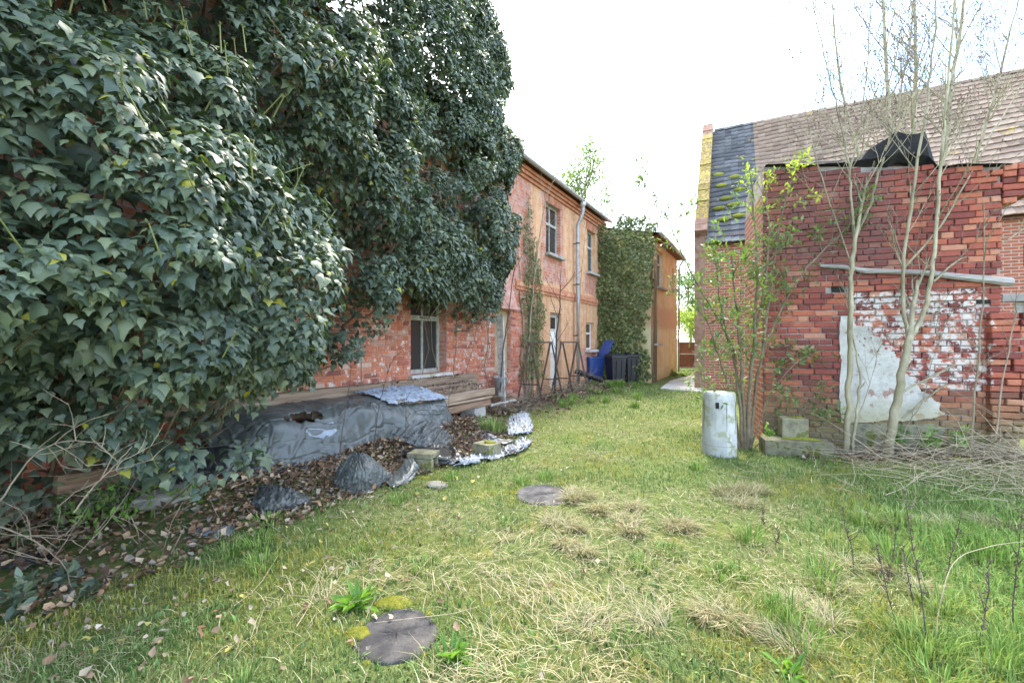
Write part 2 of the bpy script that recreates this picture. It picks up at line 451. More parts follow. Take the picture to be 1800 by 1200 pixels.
# far concrete path beside the wing
pm = MB()
pl = [(1160, 684), (1236, 690), (1239, 662), (1205, 662), (1178, 670)]
pts = [G(a, b_) for a, b_ in pl]
pm.add([(p[0], p[1], gh(p[0], p[1]) + 0.03) for p in pts] + [(p[0], p[1], gh(p[0], p[1]) - 0.05) for p in pts],
       [(0, 1, 2, 3, 4)] + [(i, i + 5, (i + 1) % 5 + 5, (i + 1) % 5) for i in range(5)])
o = obj('path', pm.mesh('path'), MAT['concrete'], kind='structure'); o['label'] = 'pale concrete path leading to the brown gate'

# ================================================================== WALL BUILDER
def wall_mesh(name, x0, x1, z0, z1, holes, depth, y=0.0, back=None):
    """front sheet at y with rectangular openings, reveals going to y+depth, closed top and ends"""
    mb = MB()
    X = sorted({x0, x1, *[h[0] for h in holes], *[h[1] for h in holes]})
    Z = sorted({z0, z1, *[h[2] for h in holes], *[h[3] for h in holes]})
    for i in range(len(X) - 1):
        for k in range(len(Z) - 1):
            cx, cz = (X[i] + X[i + 1]) / 2, (Z[k] + Z[k + 1]) / 2
            if any(h[0] < cx < h[1] and h[2] < cz < h[3] for h in holes): continue
            mb.add([(X[i], y, Z[k]), (X[i + 1], y, Z[k]), (X[i + 1], y, Z[k + 1]), (X[i], y, Z[k + 1])], [(0, 1, 2, 3)])
    for a, b, c, d in holes:
        e = y + depth
        for q in ([(a, y, c), (a, e, c), (a, e, d), (a, y, d)], [(b, e, c), (b, y, c), (b, y, d), (b, e, d)],
                  [(a, y, d), (a, e, d), (b, e, d), (b, y, d)], [(a, e, c), (a, y, c), (b, y, c), (b, e, c)]):
            mb.add(q, [(0, 1, 2, 3)])
    return mb.mesh(name)

def window(root, x0, x1, z0, z1, y, mat, bars_v=1, transom=0.68, sill=True, pane_open=False, fw=0.055, sillmat=None):
    """casement part with frame, panes and sill as sub-parts"""
    fr = MB()
    fr.box(x0, x0 + fw, y, y + 0.06, z0, z1); fr.box(x1 - fw, x1, y, y + 0.06, z0, z1)
    fr.box(x0 + fw, x1 - fw, y, y + 0.06, z0, z0 + fw); fr.box(x0 + fw, x1 - fw, y, y + 0.06, z1 - fw, z1)
    w = obj('window', fr.mesh('window'), mat, root)
    zt = z0 + (z1 - z0) * transom
    tb = MB(); tb.box(x0 + fw, x1 - fw, y - 0.015, y + 0.055, zt - fw * 0.6, zt + fw * 0.6)
    obj('transom', tb.mesh('transom'), mat, w)
    cols = np.linspace(x0 + fw, x1 - fw, bars_v + 2)
    for c in cols[1:-1]:
        for (a, b) in ((z0 + fw, zt - fw * 0.6), (zt + fw * 0.6, z1 - fw)):
            if pane_open and b < zt: continue
            mu = MB(); mu.box(c - fw * 0.35, c + fw * 0.35, y + 0.003, y + 0.05, a, b); obj('mullion', mu.mesh('mullion'), mat, w)
    for i in range(len(cols) - 1):
        for (a, b, low) in ((z0 + fw, zt - fw * 0.6, True), (zt + fw * 0.6, z1 - fw, False)):
            pn = MB(); pn.box(cols[i], cols[i + 1], y + 0.028, y + 0.034, a, b); obj('pane', pn.mesh('pane'), MAT['glass'], w)
    if sill:
        sl = MB(); sl.box(x0 - 0.07, x1 + 0.07, y - 0.27, y + 0.06, z0 - 0.075, z0 - 0.004, 0.004); obj('sill', sl.mesh('sill'), sillmat or MAT['concrete'], w)
    return w

# ================================================================== BRICK PIECES
def brick_mesh(name, L, h, d, j=0.004, seed=0):
    r_ = random.Random(seed); c = 0.007
    g = lambda: r_.uniform(-j, j)
    outer = [(-L / 2 + g(), 0, -h / 2 + g()), (L / 2 + g(), 0, -h / 2 + g()), (L / 2 + g(), 0, h / 2 + g()), (-L / 2 + g(), 0, h / 2 + g())]
    y1 = g() * 1.2
    v = [(x, y1 + c, z) for x, _, z in outer] + [(x * (1 - 2.2 * c / L), y1 + g() * 0.6, z * (1 - 2.2 * c / h)) for x, _, z in outer] + [(x, d, z) for x, _, z in outer]
    f = [(4, 5, 6, 7)] + [(i, (i + 1) % 4, (i + 1) % 4 + 4, i + 4) for i in range(4)] + [((i + 1) % 4, i, i + 8, (i + 1) % 4 + 8) for i in range(4)]
    m = bpy.data.meshes.new(name); m.from_pydata(v, [], f); m.update(); return m

def lay_bricks(root, specs, mats, limit=300, name='brick', vis=None):
    """specs: (x, y, z, L, h, d, tilt). Largest `limit` become objects, rest one mesh part."""
    lib = {}
    specs = sorted(specs, key=(vis or (lambda s: 0)))
    for s in specs[:limit]:
        L = round(s[3] * 40) / 40; key = (L, s[4], s[5], random.randrange(4))
        if key not in lib:
            lib[key] = brick_mesh('brick', L, s[4], s[5], seed=hash(key) & 0xffff); lib[key].materials.append(mats)
        o = obj(name, lib[key], None, root, (s[0], s[1], s[2]), (random.uniform(-.03, .03), s[6], random.uniform(-.02, .02)))
        o.scale.x = s[3] / L
    rest = specs[limit:]
    if rest:
        V, Fq, tmp = [], [], []
        mb = MB()
        for k, s in enumerate(rest):
            m = brick_mesh('tmp', s[3], s[4], s[5], seed=k); ca, sa = math.cos(s[6]), math.sin(s[6])
            vs = [(s[0] + v.co.x * ca + v.co.z * sa, s[1] + v.co.y, s[2] - v.co.x * sa + v.co.z * ca) for v in m.vertices]
            mb.add(vs, [tuple(p.vertices) for p in m.polygons]); tmp.append(m)
        for m in tmp: bpy.data.meshes.remove(m)
        obj('brickwork', mb.mesh('brickwork'), mats, root, kind='stuff')

# ================================================================== NEAR HOUSE
def house_wall_material(root):
    m, nt, b = base_mat('house_wall', 0.92, 0.15)
    vec = obj_coord(nt, root); x, y, z = sep(nt, vec)
    cb = nn(nt, 'ShaderNodeCombineXYZ'); nt.links.new(x, cb.inputs[0]); nt.links.new(z, cb.inputs[1])
    bt = nn(nt, 'ShaderNodeTexBrick'); nt.links.new(cb.outputs[0], bt.inputs['Vector'])
    bt.inputs['Scale'].default_value = 1.0; bt.inputs['Brick Width'].default_value = 0.26; bt.inputs['Row Height'].default_value = 0.081
    bt.inputs['Mortar Size'].default_value = 0.009; bt.inputs['Mortar Smooth'].default_value = 0.2; bt.inputs['Bias'].default_value = -0.1
    bt.inputs['Color1'].default_value = (0.56, 0.18, 0.085, 1); bt.inputs['Color2'].default_value = (0.42, 0.13, 0.07, 1)
    bt.inputs['Mortar'].default_value = (0.42, 0.33, 0.27, 1)
    nf = noise(nt, vec, 18, 6, 0.65); nb = noise(nt, vec, 1.1, 6, 0.6); nm = noise(nt, vec, 4.5, 7, 0.65)
    bc = mixc(nt, 0.6, bt.outputs['Color'], mixc(nt, nf.outputs['Fac'], (0.55, 0.5, 0.5), (1.4, 1.4, 1.4)), 'MULTIPLY')
    # whitish bloom on bare brick to the left of the downpipe
    wsh = ramp(nt, [(0.40, (0, 0, 0)), (0.58, (1, 1, 1))]); nt.links.new(nm.outputs['Fac'], wsh.inputs['Fac'])
    bc = mixc(nt, mathn(nt, 'MULTIPLY', wsh.outputs['Color'], 0.45), bc, (0.56, 0.46, 0.42))
    # plaster
    pr = ramp(nt, [(0.25, (0.50, 0.23, 0.12)), (0.45, (0.62, 0.35, 0.20)), (0.65, (0.66, 0.45, 0.29))]); nt.links.new(nm.outputs['Fac'], pr.inputs['Fac'])
    st = nn(nt, 'ShaderNodeMapping'); st.inputs['Scale'].default_value = (3.0, 3.0, 0.25); nt.links.new(vec, st.inputs['Vector'])
    ns = noise(nt, st.outputs['Vector'], 2.0, 6)
    pc = mixc(nt, 0.8, pr.outputs['Color'], mixc(nt, ns.outputs['Fac'], (0.5, 0.45, 0.4), (1.45, 1.45, 1.45)), 'MULTIPLY')
    # coverage of plaster: right of x~4.6, gone under windows, near corners and in blotches
    mr = nn(nt, 'ShaderNodeMapRange'); nt.links.new(x, mr.inputs['Value']); mr.inputs['From Min'].default_value = 4.0; mr.inputs['From Max'].default_value = 5.2
    cov = mathn(nt, 'ADD', mathn(nt, 'MULTIPLY', mr.outputs[0], 0.62), mathn(nt, 'MULTIPLY', nb.outputs['Fac'], 0.75))
    for (a0, a1, c0, c1) in ((5.2, 6.75, 3.0, 3.75), (8.3, 9.6, 3.0, 3.75), (5.15, 6.7, 5.15, 5.45), (8.4, 9.6, 5.1, 5.5), (9.5, 11, 3.9, 5.2), (5.2, 5.5, 3.7, 5.2), (6.35, 6.6, 3.7, 5.2), (8.0, 10, 0.3, 1.2)):
        f = mathn(nt, 'MULTIPLY', band(nt, x, a0, a1, 0.08), band(nt, z, c0, c1, 0.08))
        cov = mathn(nt, 'SUBTRACT', cov, mathn(nt, 'MULTIPLY', f, 0.45))
    cr = ramp(nt, [(0.69, (0, 0, 0)), (0.72, (1, 1, 1))]); nt.links.new(cov, cr.inputs['Fac'])
    c = mixc(nt, cr.outputs['Color'], bc, pc)
    nt.links.new(c, b.inputs['Base Color'])
    h = mathn(nt, 'ADD', mathn(nt, 'MULTIPLY', cr.outputs['Color'], 1.2), mathn(nt, 'MULTIPLY', bt.outputs['Fac'], -0.6))
    h = mathn(nt, 'ADD', h, mathn(nt, 'MULTIPLY', nf.outputs['Fac'], 0.5))
    add_bump(nt, b, h, 0.8, 0.015)
    return m

h_rz = math.atan2(HD[1], HD[0])
house = thing('brick_house', 'long red brick house with peeling plaster, overgrown by dark ivy at its near end', 'house', (H0[0], H0[1], 0), h_rz)
HWM = house_wall_material(house)
EAVE = 5.72
W1 = (0.35, 1.28, 0.86, 2.25); W2 = (5.45, 6.38, 3.80, 5.18); W3 = (8.52, 9.3, 3.72, 5.12)
D1 = (5.72, 6.45, 0.12, 2.22); W4 = (8.42, 9.18, 1.15, 2.05); NI = (2.92, 3.60, 0.70, 2.12)
holes = [W1, W2, W3, D1, W4, NI]
HX0, HX1 = -9.0, 10.1
obj('wall', wall_mesh('wall', HX0, HX1, -0.2, EAVE, holes, 0.30), HWM, house)
sh = MB()                                    # rear, ends and dark inside
sh.box(HX0 + 0.005, HX1 - 0.005, 0.31, 6.4, -0.2, EAVE - 0.01)
obj('inner_wall', sh.mesh('inner_wall'), MAT['dark'], house)
ew = MB()
for xx in (HX0, HX1):
    ew.add([(xx, 0, -0.2), (xx, 6.5, -0.2), (xx, 6.5, EAVE), (xx, 3.2, EAVE + 1.2), (xx, 0, EAVE)], [(0, 1, 2, 3, 4)])
ew.add([(HX0, 6.5, -0.2), (HX1, 6.5, -0.2), (HX1, 6.5, EAVE), (HX0, 6.5, EAVE)], [(3, 2, 1, 0)])
obj('end_wall', ew.mesh('end_wall'), HWM, house)
MAT['rooftile'] = simple('roof_tile_flat', [(0.3, (0.16, 0.07, 0.05)), (0.7, (0.30, 0.15, 0.10))], 9, 0.9, 0.6, 30)
rf = MB()
a = (-0.26, EAVE + 0.0); rdg = (3.2, EAVE + 1.25)
rf.add([(HX0 - .2, a[0], a[1]), (HX1 + .1, a[0], a[1]), (HX1 + .1, rdg[0], rdg[1]), (HX0 - .2, rdg[0], rdg[1]),
        (HX0 - .2, 6.8, a[1]), (HX1 + .1, 6.8, a[1])] +
       [(HX0 - .2, a[0], a[1] - .04), (HX1 + .1, a[0], a[1] - .04), (HX1 + .1, rdg[0], rdg[1] - .1), (HX0 - .2, rdg[0], rdg[1] - .1), (HX0 - .2, 6.8, a[1] - .04), (HX1 + .1, 6.8, a[1] - .04)],
       [(0, 1, 2, 3), (3, 2, 5, 4), (7, 6, 9, 8), (8, 9, 10, 11), (0, 6, 7, 1), (5, 11, 10, 4)])
obj('roof', rf.mesh('roof'), MAT['rooftile'], house)
MAT['cornice'] = simple('cornice_brick', [(0.3, (0.34, 0.13, 0.07)), (0.55, (0.48, 0.21, 0.12)), (0.75, (0.56, 0.38, 0.26))], 7, 0.9, 0.6, 40)
cn = MB()
for (pz0, pz1, out) in ((EAVE - 0.17, EAVE - 0.08, 0.15), (EAVE - 0.25, EAVE - 0.173, 0.10), (EAVE - 0.33, EAVE - 0.253, 0.05)):
    cn.box(1.0, HX1 - 0.01, -out, -0.002, pz0, pz1)
obj('cornice', cn.mesh('cornice'), MAT['cornice'], house)
st = MB(); st.box(3.8, HX1 - 0.02, -0.06, -0.002, 2.74, 2.84); st.box(3.8, HX1 - 0.02, -0.035, -0.002, 2.66, 2.737); st.box(3.8, HX1 - 0.02, -0.03, -0.002, 2.843, 2.90)
obj('string_course', st.mesh('string_course'), MAT['cornice'], house)
# gutter and downpipe
gt = MB(); n_ = 8
for i in range(n_):
    a0, a1 = math.pi + math.pi * i / n_, math.pi + math.pi * (i + 1) / n_
    p = [(xx, -0.31 + 0.062 * math.cos(q), EAVE - 0.03 + 0.062 * math.sin(q)) for xx in (0.5, HX1) for q in (a0, a1)]
    q_ = [(xx, -0.31 + 0.057 * math.cos(q), EAVE - 0.03 + 0.057 * math.sin(q)) for xx in (0.5, HX1) for q in (a0, a1)]
    gt.add(p, [(0, 1, 3, 2)]); gt.add(q_, [(2, 3, 1, 0)])
obj('gutter', gt.mesh('gutter', True), MAT['zinc'], house)
dp = MB(); dx = 7.35
dp.tube([(dx, -0.31, EAVE - 0.10), (dx, -0.31, EAVE - 0.28), (dx, -0.30, EAVE - 0.42), (dx, -0.22, EAVE - 0.62), (dx, -0.15, EAVE - 0.74), (dx, -0.14, EAVE - 0.9), (dx, -0.14, 3.0), (dx, -0.16, 2.7), (dx, -0.16, 0.15)], 0.055, 12)
pipe = obj('downpipe', dp.mesh('downpipe', True), MAT['zinc'], house)
for zc in (4.4, 3.15, 1.6):
    cl = MB(); cl.tube([(dx, -0.14, zc - 0.02), (dx, -0.14, zc + 0.02)], 0.066, 12); cl.bar((dx, -0.14, zc), (dx, 0, zc), 0.02, 0.02)
    obj('bracket', cl.mesh('bracket', False), MAT['rust'], pipe)
hop = MB(); hop.lathe([(0.055, 0), (0.085, 0.08), (0.09, 0.16)], 12, (dx, -0.31, EAVE - 0.26)); obj('hopper', hop.mesh('hopper', True), MAT['zinc'], pipe)
# windows
window(house, *W1, 0.17, MAT['paintwood'], 1, 0.70, True, fw=0.07)
window(house, *W2, 0.12, MAT['paintwood'], 1, 0.62, True)
window(house, *W3, 0.12, MAT['paintwood'], 1, 0.62, True)
window(house, *W4, 0.12, MAT['whitepaint'], 0, 0.60, True)
dr = MB(); dr.box(D1[0] + .06, D1[1] - .06, 0.13, 0.18, D1[2], D1[3] - .06)
door = obj('door', dr.mesh('door'), MAT['whitepaint'], house)
df = MB(); df.box(D1[0], D1[0] + .06, 0.1, 0.2, D1[2], D1[3]); df.box(D1[1] - .06, D1[1], 0.1, 0.2, D1[2], D1[3]); df.box(D1[0] + .06, D1[1] - .06, 0.1, 0.2, D1[3] - .06, D1[3])
obj('door_frame', df.mesh('door_frame'), MAT['paintwood'], door)
for (za, zb) in ((0.25, 0.95), (1.1, 1.7)):
    dpn = MB(); dpn.box(D1[0] + .15, D1[1] - .15, 0.115, 0.129, za, zb); obj('door_panel', dpn.mesh('door_panel'), MAT['whitepaint'], door)
dgl = MB(); dgl.box(D1[0] + .15, D1[1] - .15, 0.12, 0.129, 1.78, 2.1); obj('pane', dgl.mesh('pane'), MAT['glass'], door)
# lintels as flat brick arches
for (w, mtop) in ((W1, 0.2), (W2, 0.22), (W3, 0.22)):
    x = w[0] - 0.08
    while x < w[1] + 0.05:
        lb = MB(); lb.box(x, x + 0.068, -0.012, 0.05, w[3] + 0.005, w[3] + mtop, 0.003); obj('lintel_brick', lb.mesh('lintel_brick'), MAT['cornice'], house); x += 0.079
# plastered niche with gabled hood
MAT['oldplaster'] = simple('old_cream_plaster', [(0.3, (0.36, 0.26, 0.16)), (0.6, (0.55, 0.45, 0.31)), (0.8, (0.62, 0.56, 0.44))], 5, 0.95, 0.4, 50)
MAT['pinkplaster'] = simple('pinkish_plaster', [(0.3, (0.40, 0.17, 0.13)), (0.6, (0.55, 0.33, 0.28)), (0.8, (0.62, 0.48, 0.43))], 7, 0.95, 0.5, 50)
nb_ = MB(); nb_.box(NI[0] + .004, NI[1] - .004, 0.10, 0.29, NI[2], NI[3]); nb_.box(NI[0] + 0.05, NI[0] + 0.30, 0.03, 0.098, NI[2] + .02, NI[3] - .1)
obj('niche_panel', nb_.mesh('niche_panel'), MAT['oldplaster'], house)
hd = MB(); hd.prism([(2.78, 2.14), (3.74, 2.14), (3.30, 2.95), (3.20, 2.95)], -0.14, -0.003)
obj('hood', bevel(obj('hood', hd.mesh('hood'), MAT['pinkplaster'], house), 0.015).data) if False else bevel(obj('hood', hd.mesh('hood'), MAT['pinkplaster'], house), 0.015)
# bricks laid one by one on the near wall, round the window
MAT['hbrick'] = brick_mat('house_brick', house, [(0.0, (0.24, 0.10, 0.085)), (0.25, (0.40, 0.14, 0.09)), (0.6, (0.50, 0.19, 0.11)), (0.85, (0.44, 0.22, 0.16)), (1.0, (0.55, 0.41, 0.34))],
                          white=(-3.2, 3.0, 0.3, 2.6), white_amt=0.44)
specs = []
row = 0; z = 0.26
while z < 2.5:
    x = -4.4 + (0.13 if row % 2 else 0.0)
    while x < 4.0:
        L = 0.25 if (row % 4 in (0, 1) and random.random() < .85) or random.random() < 0.3 else 0.12
        a, b_ = x, x + L
        skip = False
        for h_ in (W1, NI):
            if a < h_[1] + .005 and b_ > h_[0] - .005 and h_[2] - 0.09 < z < h_[3] + (0.25 if h_ is W1 else 0.02):
                if a < h_[0] - 0.05: b_ = h_[0] - 0.006
                elif b_ > h_[1] + 0.05: a = h_[1] + 0.006
                else: skip = True
        if not skip and random.random() > 0.02:
            specs.append(((a + b_) / 2, -0.009 + random.uniform(-.004, .004), z, b_ - a, 0.068, 0.03, random.uniform(-.012, .012)))
        x += L + 0.011
    z += 0.081; row += 1
lay_bricks(house, specs, MAT['hbrick'], 300, vis=lambda s: (0 if (-2.6 < s[0] < 3.0 and 0.6 < s[2] < 2.15) else 10) + abs(s[0] - 0.3) * 0.5)

# ================================================================== WING (far house)
WC = np.array([4.72, 14.75])
wing = thing('plastered_house', 'far ochre plastered house wing standing out beside the gate, with two upper windows', 'house', (WC[0], WC[1], 0), h_rz)
def wing_material():
    m, nt, b = base_mat('ochre_plaster', 0.95, 0.12)
    vec = obj_coord(nt, wing); x, y, z = sep(nt, vec)
    n1 = noise(nt, vec, 1.6, 7, 0.6); n2 = noise(nt, vec, 9, 6, 0.65)
    r = ramp(nt, [(0.3, (0.62, 0.52, 0.27)), (0.5, (0.74, 0.66, 0.38)), (0.7, (0.80, 0.74, 0.50))]); nt.links.new(n1.outputs['Fac'], r.inputs['Fac'])
    c = mixc(nt, 0.5, r.outputs['Color'], mixc(nt, n2.outputs['Fac'], (0.6, 0.55, 0.5), (1.35, 1.35, 1.35)), 'MULTIPLY')
    f = mathn(nt, 'MULTIPLY', band(nt, z, 1.9, 2.7, 0.15), mathn(nt, 'MULTIPLY', n1.outputs['Fac'], 0.9), True)
    c = mixc(nt, f, c, (0.50, 0.24, 0.13))
    nt.links.new(c, b.inputs['Base Color']); add_bump(nt, b, n2.outputs['Fac'], 0.6, 0.02)
    return m
WM = wing_material()
WL, WE = 5.05, 5.1
wh = [(0.9, 2.1, 3.4, 4.75), (0.55, 1.15, 1.35, 2.2), (3.9, 4.3, 3.6, 4.5)]
obj('wall', wall_mesh('wall', 0, WL, -0.2, WE, wh, 0.25), WM, wing)
wm = MB()
wm.add([(0, 0, -0.2), (0, 7.5, -0.2), (0, 7.5, WE), (0, 3.7, WE + .8), (0, 0, WE)], [(4, 3, 2, 1, 0)])
wm.add([(WL, 0, -0.2), (WL, 7.5, -0.2), (WL, 7.5, WE), (WL, 3.7, WE + .8), (WL, 0, WE)], [(0, 1, 2, 3, 4)])
wm.add([(0, 7.5, -0.2), (WL, 7.5, -0.2), (WL, 7.5, WE), (0, 7.5, WE)], [(3, 2, 1, 0)])
obj('gable_wall', wm.mesh('gable_wall'), WM, wing)
wi = MB(); wi.box(0.01, WL - .01, 0.26, 7.4, -0.2, WE - .01); obj('inner_wall', wi.mesh('inner_wall'), MAT['dark'], wing)
wr = MB(); wr.add([(-.15, -.3, WE - .02), (WL + .15, -.3, WE - .02), (WL + .15, 3.7, WE + .85), (-.15, 3.7, WE + .85), (-.15, 7.8, WE - .02), (WL + .15, 7.8, WE - .02),
                   (-.15, -.3, WE - .1), (WL + .15, -.3, WE - .1), (WL + .15, 7.8, WE - .1), (-.15, 7.8, WE - .1)],
                  [(0, 1, 2, 3), (3, 2, 5, 4), (0, 6, 7, 1), (6, 9, 8, 7), (4, 5, 8, 9)])
obj('roof', wr.mesh('roof'), MAT['rooftile'], wing)
wg = MB(); wg.tube([(-.1, -.34, WE - .03), (WL + .15, -.34, WE - .05)], 0.06, 8); wg.tube([(WL - .08, -.3, WE - .1), (WL - .08, -.1, WE - .4), (WL - .08, -.08, 0.1)], 0.04, 8)
obj('gutter', wg.mesh('gutter', True), MAT['zinc'], wing)
window(wing, *wh[0], 0.1, MAT['whitepaint'], 1, 0.66); window(wing, *wh[1], 0.1, MAT['paintwood'], 0, 0.6); window(wing, *wh[2], 0.1, MAT['paintwood'], 0, 0.6)

# ================================================================== BARN
BA = R(27)
BC = np.array([5.81, 13.0])
barn = thing('barn', 'big brick barn with steep brown tiled roof behind the small shed', 'barn', (BC[0], BC[1], 0), -BA)
BE, BR, BK, BL = 4.58, 9.8, 4.5, 16.0        # eave, ridge height, half depth, length
MAT['barnwall'] = None
def barn_material():
    m, nt, b = base_mat('barn_brick', 0.92, 0.15)
    vec = obj_coord(nt, barn); x, y, z = sep(nt, vec)
    cb = nn(nt, 'ShaderNodeCombineXYZ'); nt.links.new(mathn(nt, 'ADD', x, y), cb.inputs[0]); nt.links.new(z, cb.inputs[1])
    bt = nn(nt, 'ShaderNodeTexBrick'); nt.links.new(cb.outputs[0], bt.inputs['Vector']); bt.inputs['Scale'].default_value = 1.0
    bt.inputs['Brick Width'].default_value = 0.26; bt.inputs['Row Height'].default_value = 0.077; bt.inputs['Mortar Size'].default_value = 0.010
    bt.inputs['Color1'].default_value = (0.40, 0.12, 0.065, 1); bt.inputs['Color2'].default_value = (0.30, 0.10, 0.06, 1); bt.inputs['Mortar'].default_value = (0.42, 0.34, 0.28, 1)
    n1 = noise(nt, vec, 12, 6, 0.65)
    c = mixc(nt, 0.6, bt.outputs['Color'], mixc(nt, n1.outputs['Fac'], (0.55, 0.5, 0.5), (1.4, 1.4, 1.4)), 'MULTIPLY')
    nt.links.new(c, b.inputs['Base Color']); add_bump(nt, b, mathn(nt, 'SUBTRACT', n1.outputs['Fac'], bt.outputs['Fac']), 0.6, 0.012)
    return m
BM = barn_material()
bh = [(6.7, 7.5, 3.15, 3.65), (6.55, 7.75, 0.0, 2.35)]
obj('wall', wall_mesh('wall', 0, BL, -0.3, BE, bh, 0.3), BM, barn)
gb = MB()
for xx, fl in ((0.0, 1), (BL, 0)):
    f_ = (0, 1, 2, 3, 4)
    gb.add([(xx, 0, -.3), (xx, 2 * BK, -.3), (xx, 2 * BK, BE), (xx, BK, BR - .08), (xx, 0, BE)], [f_[::-1] if fl else f_])
gb.add([(0, 2 * BK, -.3), (BL, 2 * BK, -.3), (BL, 2 * BK, BE), (0, 2 * BK, BE)], [(3, 2, 1, 0)])
obj('gable_wall', gb.mesh('gable_wall'), BM, barn)
bi = MB(); bi.box(0.3, BL - .3, 0.31, 2 * BK - .3, -.2, BE - .1); obj('inner_wall', bi.mesh('inner_wall'), MAT['dark'], barn)
# barred window and door under a timber lintel
wf = MB()
for k in range(7): wf.tube([(6.75 + k * 0.117, 0.08, 3.15), (6.75 + k * 0.117, 0.08, 3.65)], 0.011, 6)
obj('window_bars', wf.mesh('window_bars'), MAT['rust'], barn)
ln = MB(); ln.box(6.35, 7.95, -0.03, 0.2, 2.352, 2.52, 0.006); obj('lintel', ln.mesh('lintel'), MAT['greywood'], barn)
bd = MB()
for k in range(6): bd.box(6.56 + k * 0.198, 6.56 + k * 0.198 + 0.19, 0.14, 0.18, 0.0, 2.34)
obj('door', bd.mesh('door'), MAT['greywood'], barn)
# parapet of the gable, grown with yellow lichen
MAT['lichen'] = simple('lichen_brick', [(0.38, (0.13, 0.085, 0.06)), (0.47, (0.22, 0.16, 0.08)), (0.54, (0.36, 0.25, 0.04)), (0.70, (0.42, 0.33, 0.11))], 16, 0.95, 1.0, 50)
MAT['gablebrick'] = simple('gable_brick', [(0.3, (0.20, 0.09, 0.06)), (0.7, (0.36, 0.24, 0.17))], 6, 0.95, 0.6, 40)
sl = math.hypot(BK, BR - BE); ang = math.atan2(BR - BE, BK)
for k in range(22):
    u0, u1 = k / 22, (k + 0.97) / 22
    c = MB(); lift = random.uniform(0.20, 0.27)
    p0 = (BK * u0, BE + (BR - BE) * u0); p1 = (BK * u1, BE + (BR - BE) * u1); nx, nz = -math.sin(ang) * lift, math.cos(ang) * lift
    c.prism([(p0[0] - nx * .6, p0[1] - nz * .6), (p0[0] + nx, p0[1] + nz), (p1[0] + nx, p1[1] + nz), (p1[0] - nx * .6, p1[1] - nz * .6)], -0.30, 0.06)
    me = c.mesh('coping'); 
    for v in me.vertices: v.co = Vector((v.co.y, v.co.x, v.co.z))
    me.flip_normals()
    obj('coping_brick', me, MAT['lichen'] if 1 < k < 19 else MAT['gablebrick'], barn)
pier = MB(); pier.box(-0.30, 0.0, 0.0, 0.5, -0.3, BE, 0.0); obj('corner_pier', pier.mesh('corner_pier'), MAT['gablebrick'], barn)
# roof sheet under the tiles
rs = MB(); rs.add([(0.02, -.10, BE - .34), (BL, -.10, BE - .34), (BL, BK, BR - .24), (0.02, BK, BR - .24), (0.02, 2 * BK + .2, BE - .34), (BL, 2 * BK + .2, BE - .34)], [(0, 1, 2, 3), (3, 2, 5, 4)])
obj('roof', rs.mesh('roof'), MAT['rooftile'], barn)
def tile_material():
    m, nt, b = base_mat('pantile', 0.9, 0.2)
    vec = obj_coord(nt, barn); x, y, z = sep(nt, vec)
    rnd = piece_random(nt)
    r = ramp(nt, [(0.0, (0.20, 0.135, 0.10)), (0.4, (0.235, 0.165, 0.12)), (0.8, (0.265, 0.19, 0.14)), (1.0, (0.30, 0.22, 0.165))]); nt.links.new(rnd, r.inputs['Fac'])
    r2 = ramp(nt, [(0.0, (0.075, 0.074, 0.078)), (1.0, (0.15, 0.147, 0.15))]); nt.links.new(rnd, r2.inputs['Fac'])
    lt = mathn(nt, 'LESS_THAN', x, 1.42)
    c = mixc(nt, lt, r.outputs['Color'], r2.outputs['Color'])
    n1 = noise(nt, vec, 7, 6, 0.65)
    c = mixc(nt, 0.6, c, mixc(nt, n1.outputs['Fac'], (0.55, 0.55, 0.55), (1.4, 1.4, 1.4)), 'MULTIPLY')
    n2 = noise(nt, vec, 1.5, 5, 0.7); rr = ramp(nt, [(0.64, (0, 0, 0)), (0.68, (1, 1, 1))]); nt.links.new(n2.outputs['Fac'], rr.inputs['Fac'])
    c = mixc(nt, mathn(nt, 'MULTIPLY', rr.outputs['Color'], 0.7), c, (0.40, 0.28, 0.05))
    nt.links.new(c, b.inputs['Base Color']); add_bump(nt, b, n1.outputs['Fac'], 0.4, 0.01)
    return m
TM = tile_material()
NROW, TW = 26, 0.215
pitch = sl / NROW
tl = pitch * 1.25
def tile_v(j):
    xs_ = [-0.5, -0.28, 0.0, 0.28, 0.5]; prof = [0.0, -0.004, -0.002, 0.006, 0.010]
    v = []
    for s_, lift in ((0, 0.030), (1, -0.010)):
        for a, p in zip(xs_, prof): v.append((a * TW * 1.04, s_ * tl, lift + p + j))
    for a, p in zip(xs_, prof): v.append((a * TW * 1.04, 0, 0.030 + p - 0.030 + j))
    f = [(i, i + 1, i + 6, i + 5) for i in range(4)] + [(i + 10, i + 11, i + 1, i) for i in range(4)]
    return np.array(v), f
def tile_mesh():
    v, f = tile_v(0.0); m = bpy.data.meshes.new('roof_tile'); m.from_pydata([tuple(p) for p in v], [], f); m.materials.append(TM); m.update(); return m
tmesh = [tile_mesh() for _ in range(3)]
tiles = []
for r_ in range(NROW):
    u = r_ * pitch
    for k in range(int((BL - 0.1) / TW)):
        x = 0.14 + k * TW + (0.0 if r_ % 2 else 0.01)
        sag = -0.05 * math.sin(min(1, x / BL * 1.3) * math.pi) - 0.03 * math.sin(x * 1.7 + u)
        y = u * math.cos(ang) - 0.20; z = BE - .24 + u * math.sin(ang) + sag
        wx = BC[0] + x * math.cos(BA) + y * math.sin(BA); wy = BC[1] - x * math.sin(BA) + y * math.cos(BA)
        px, py = 900 + F * wx / wy, 600 - F * (z - EYE) / wy
        hidden = (1340 < px < 1770 and py > 292)
        vis = -20 < px < 1800 and not hidden
        tiles.append((0 if vis else 1, wy, x, y, z))
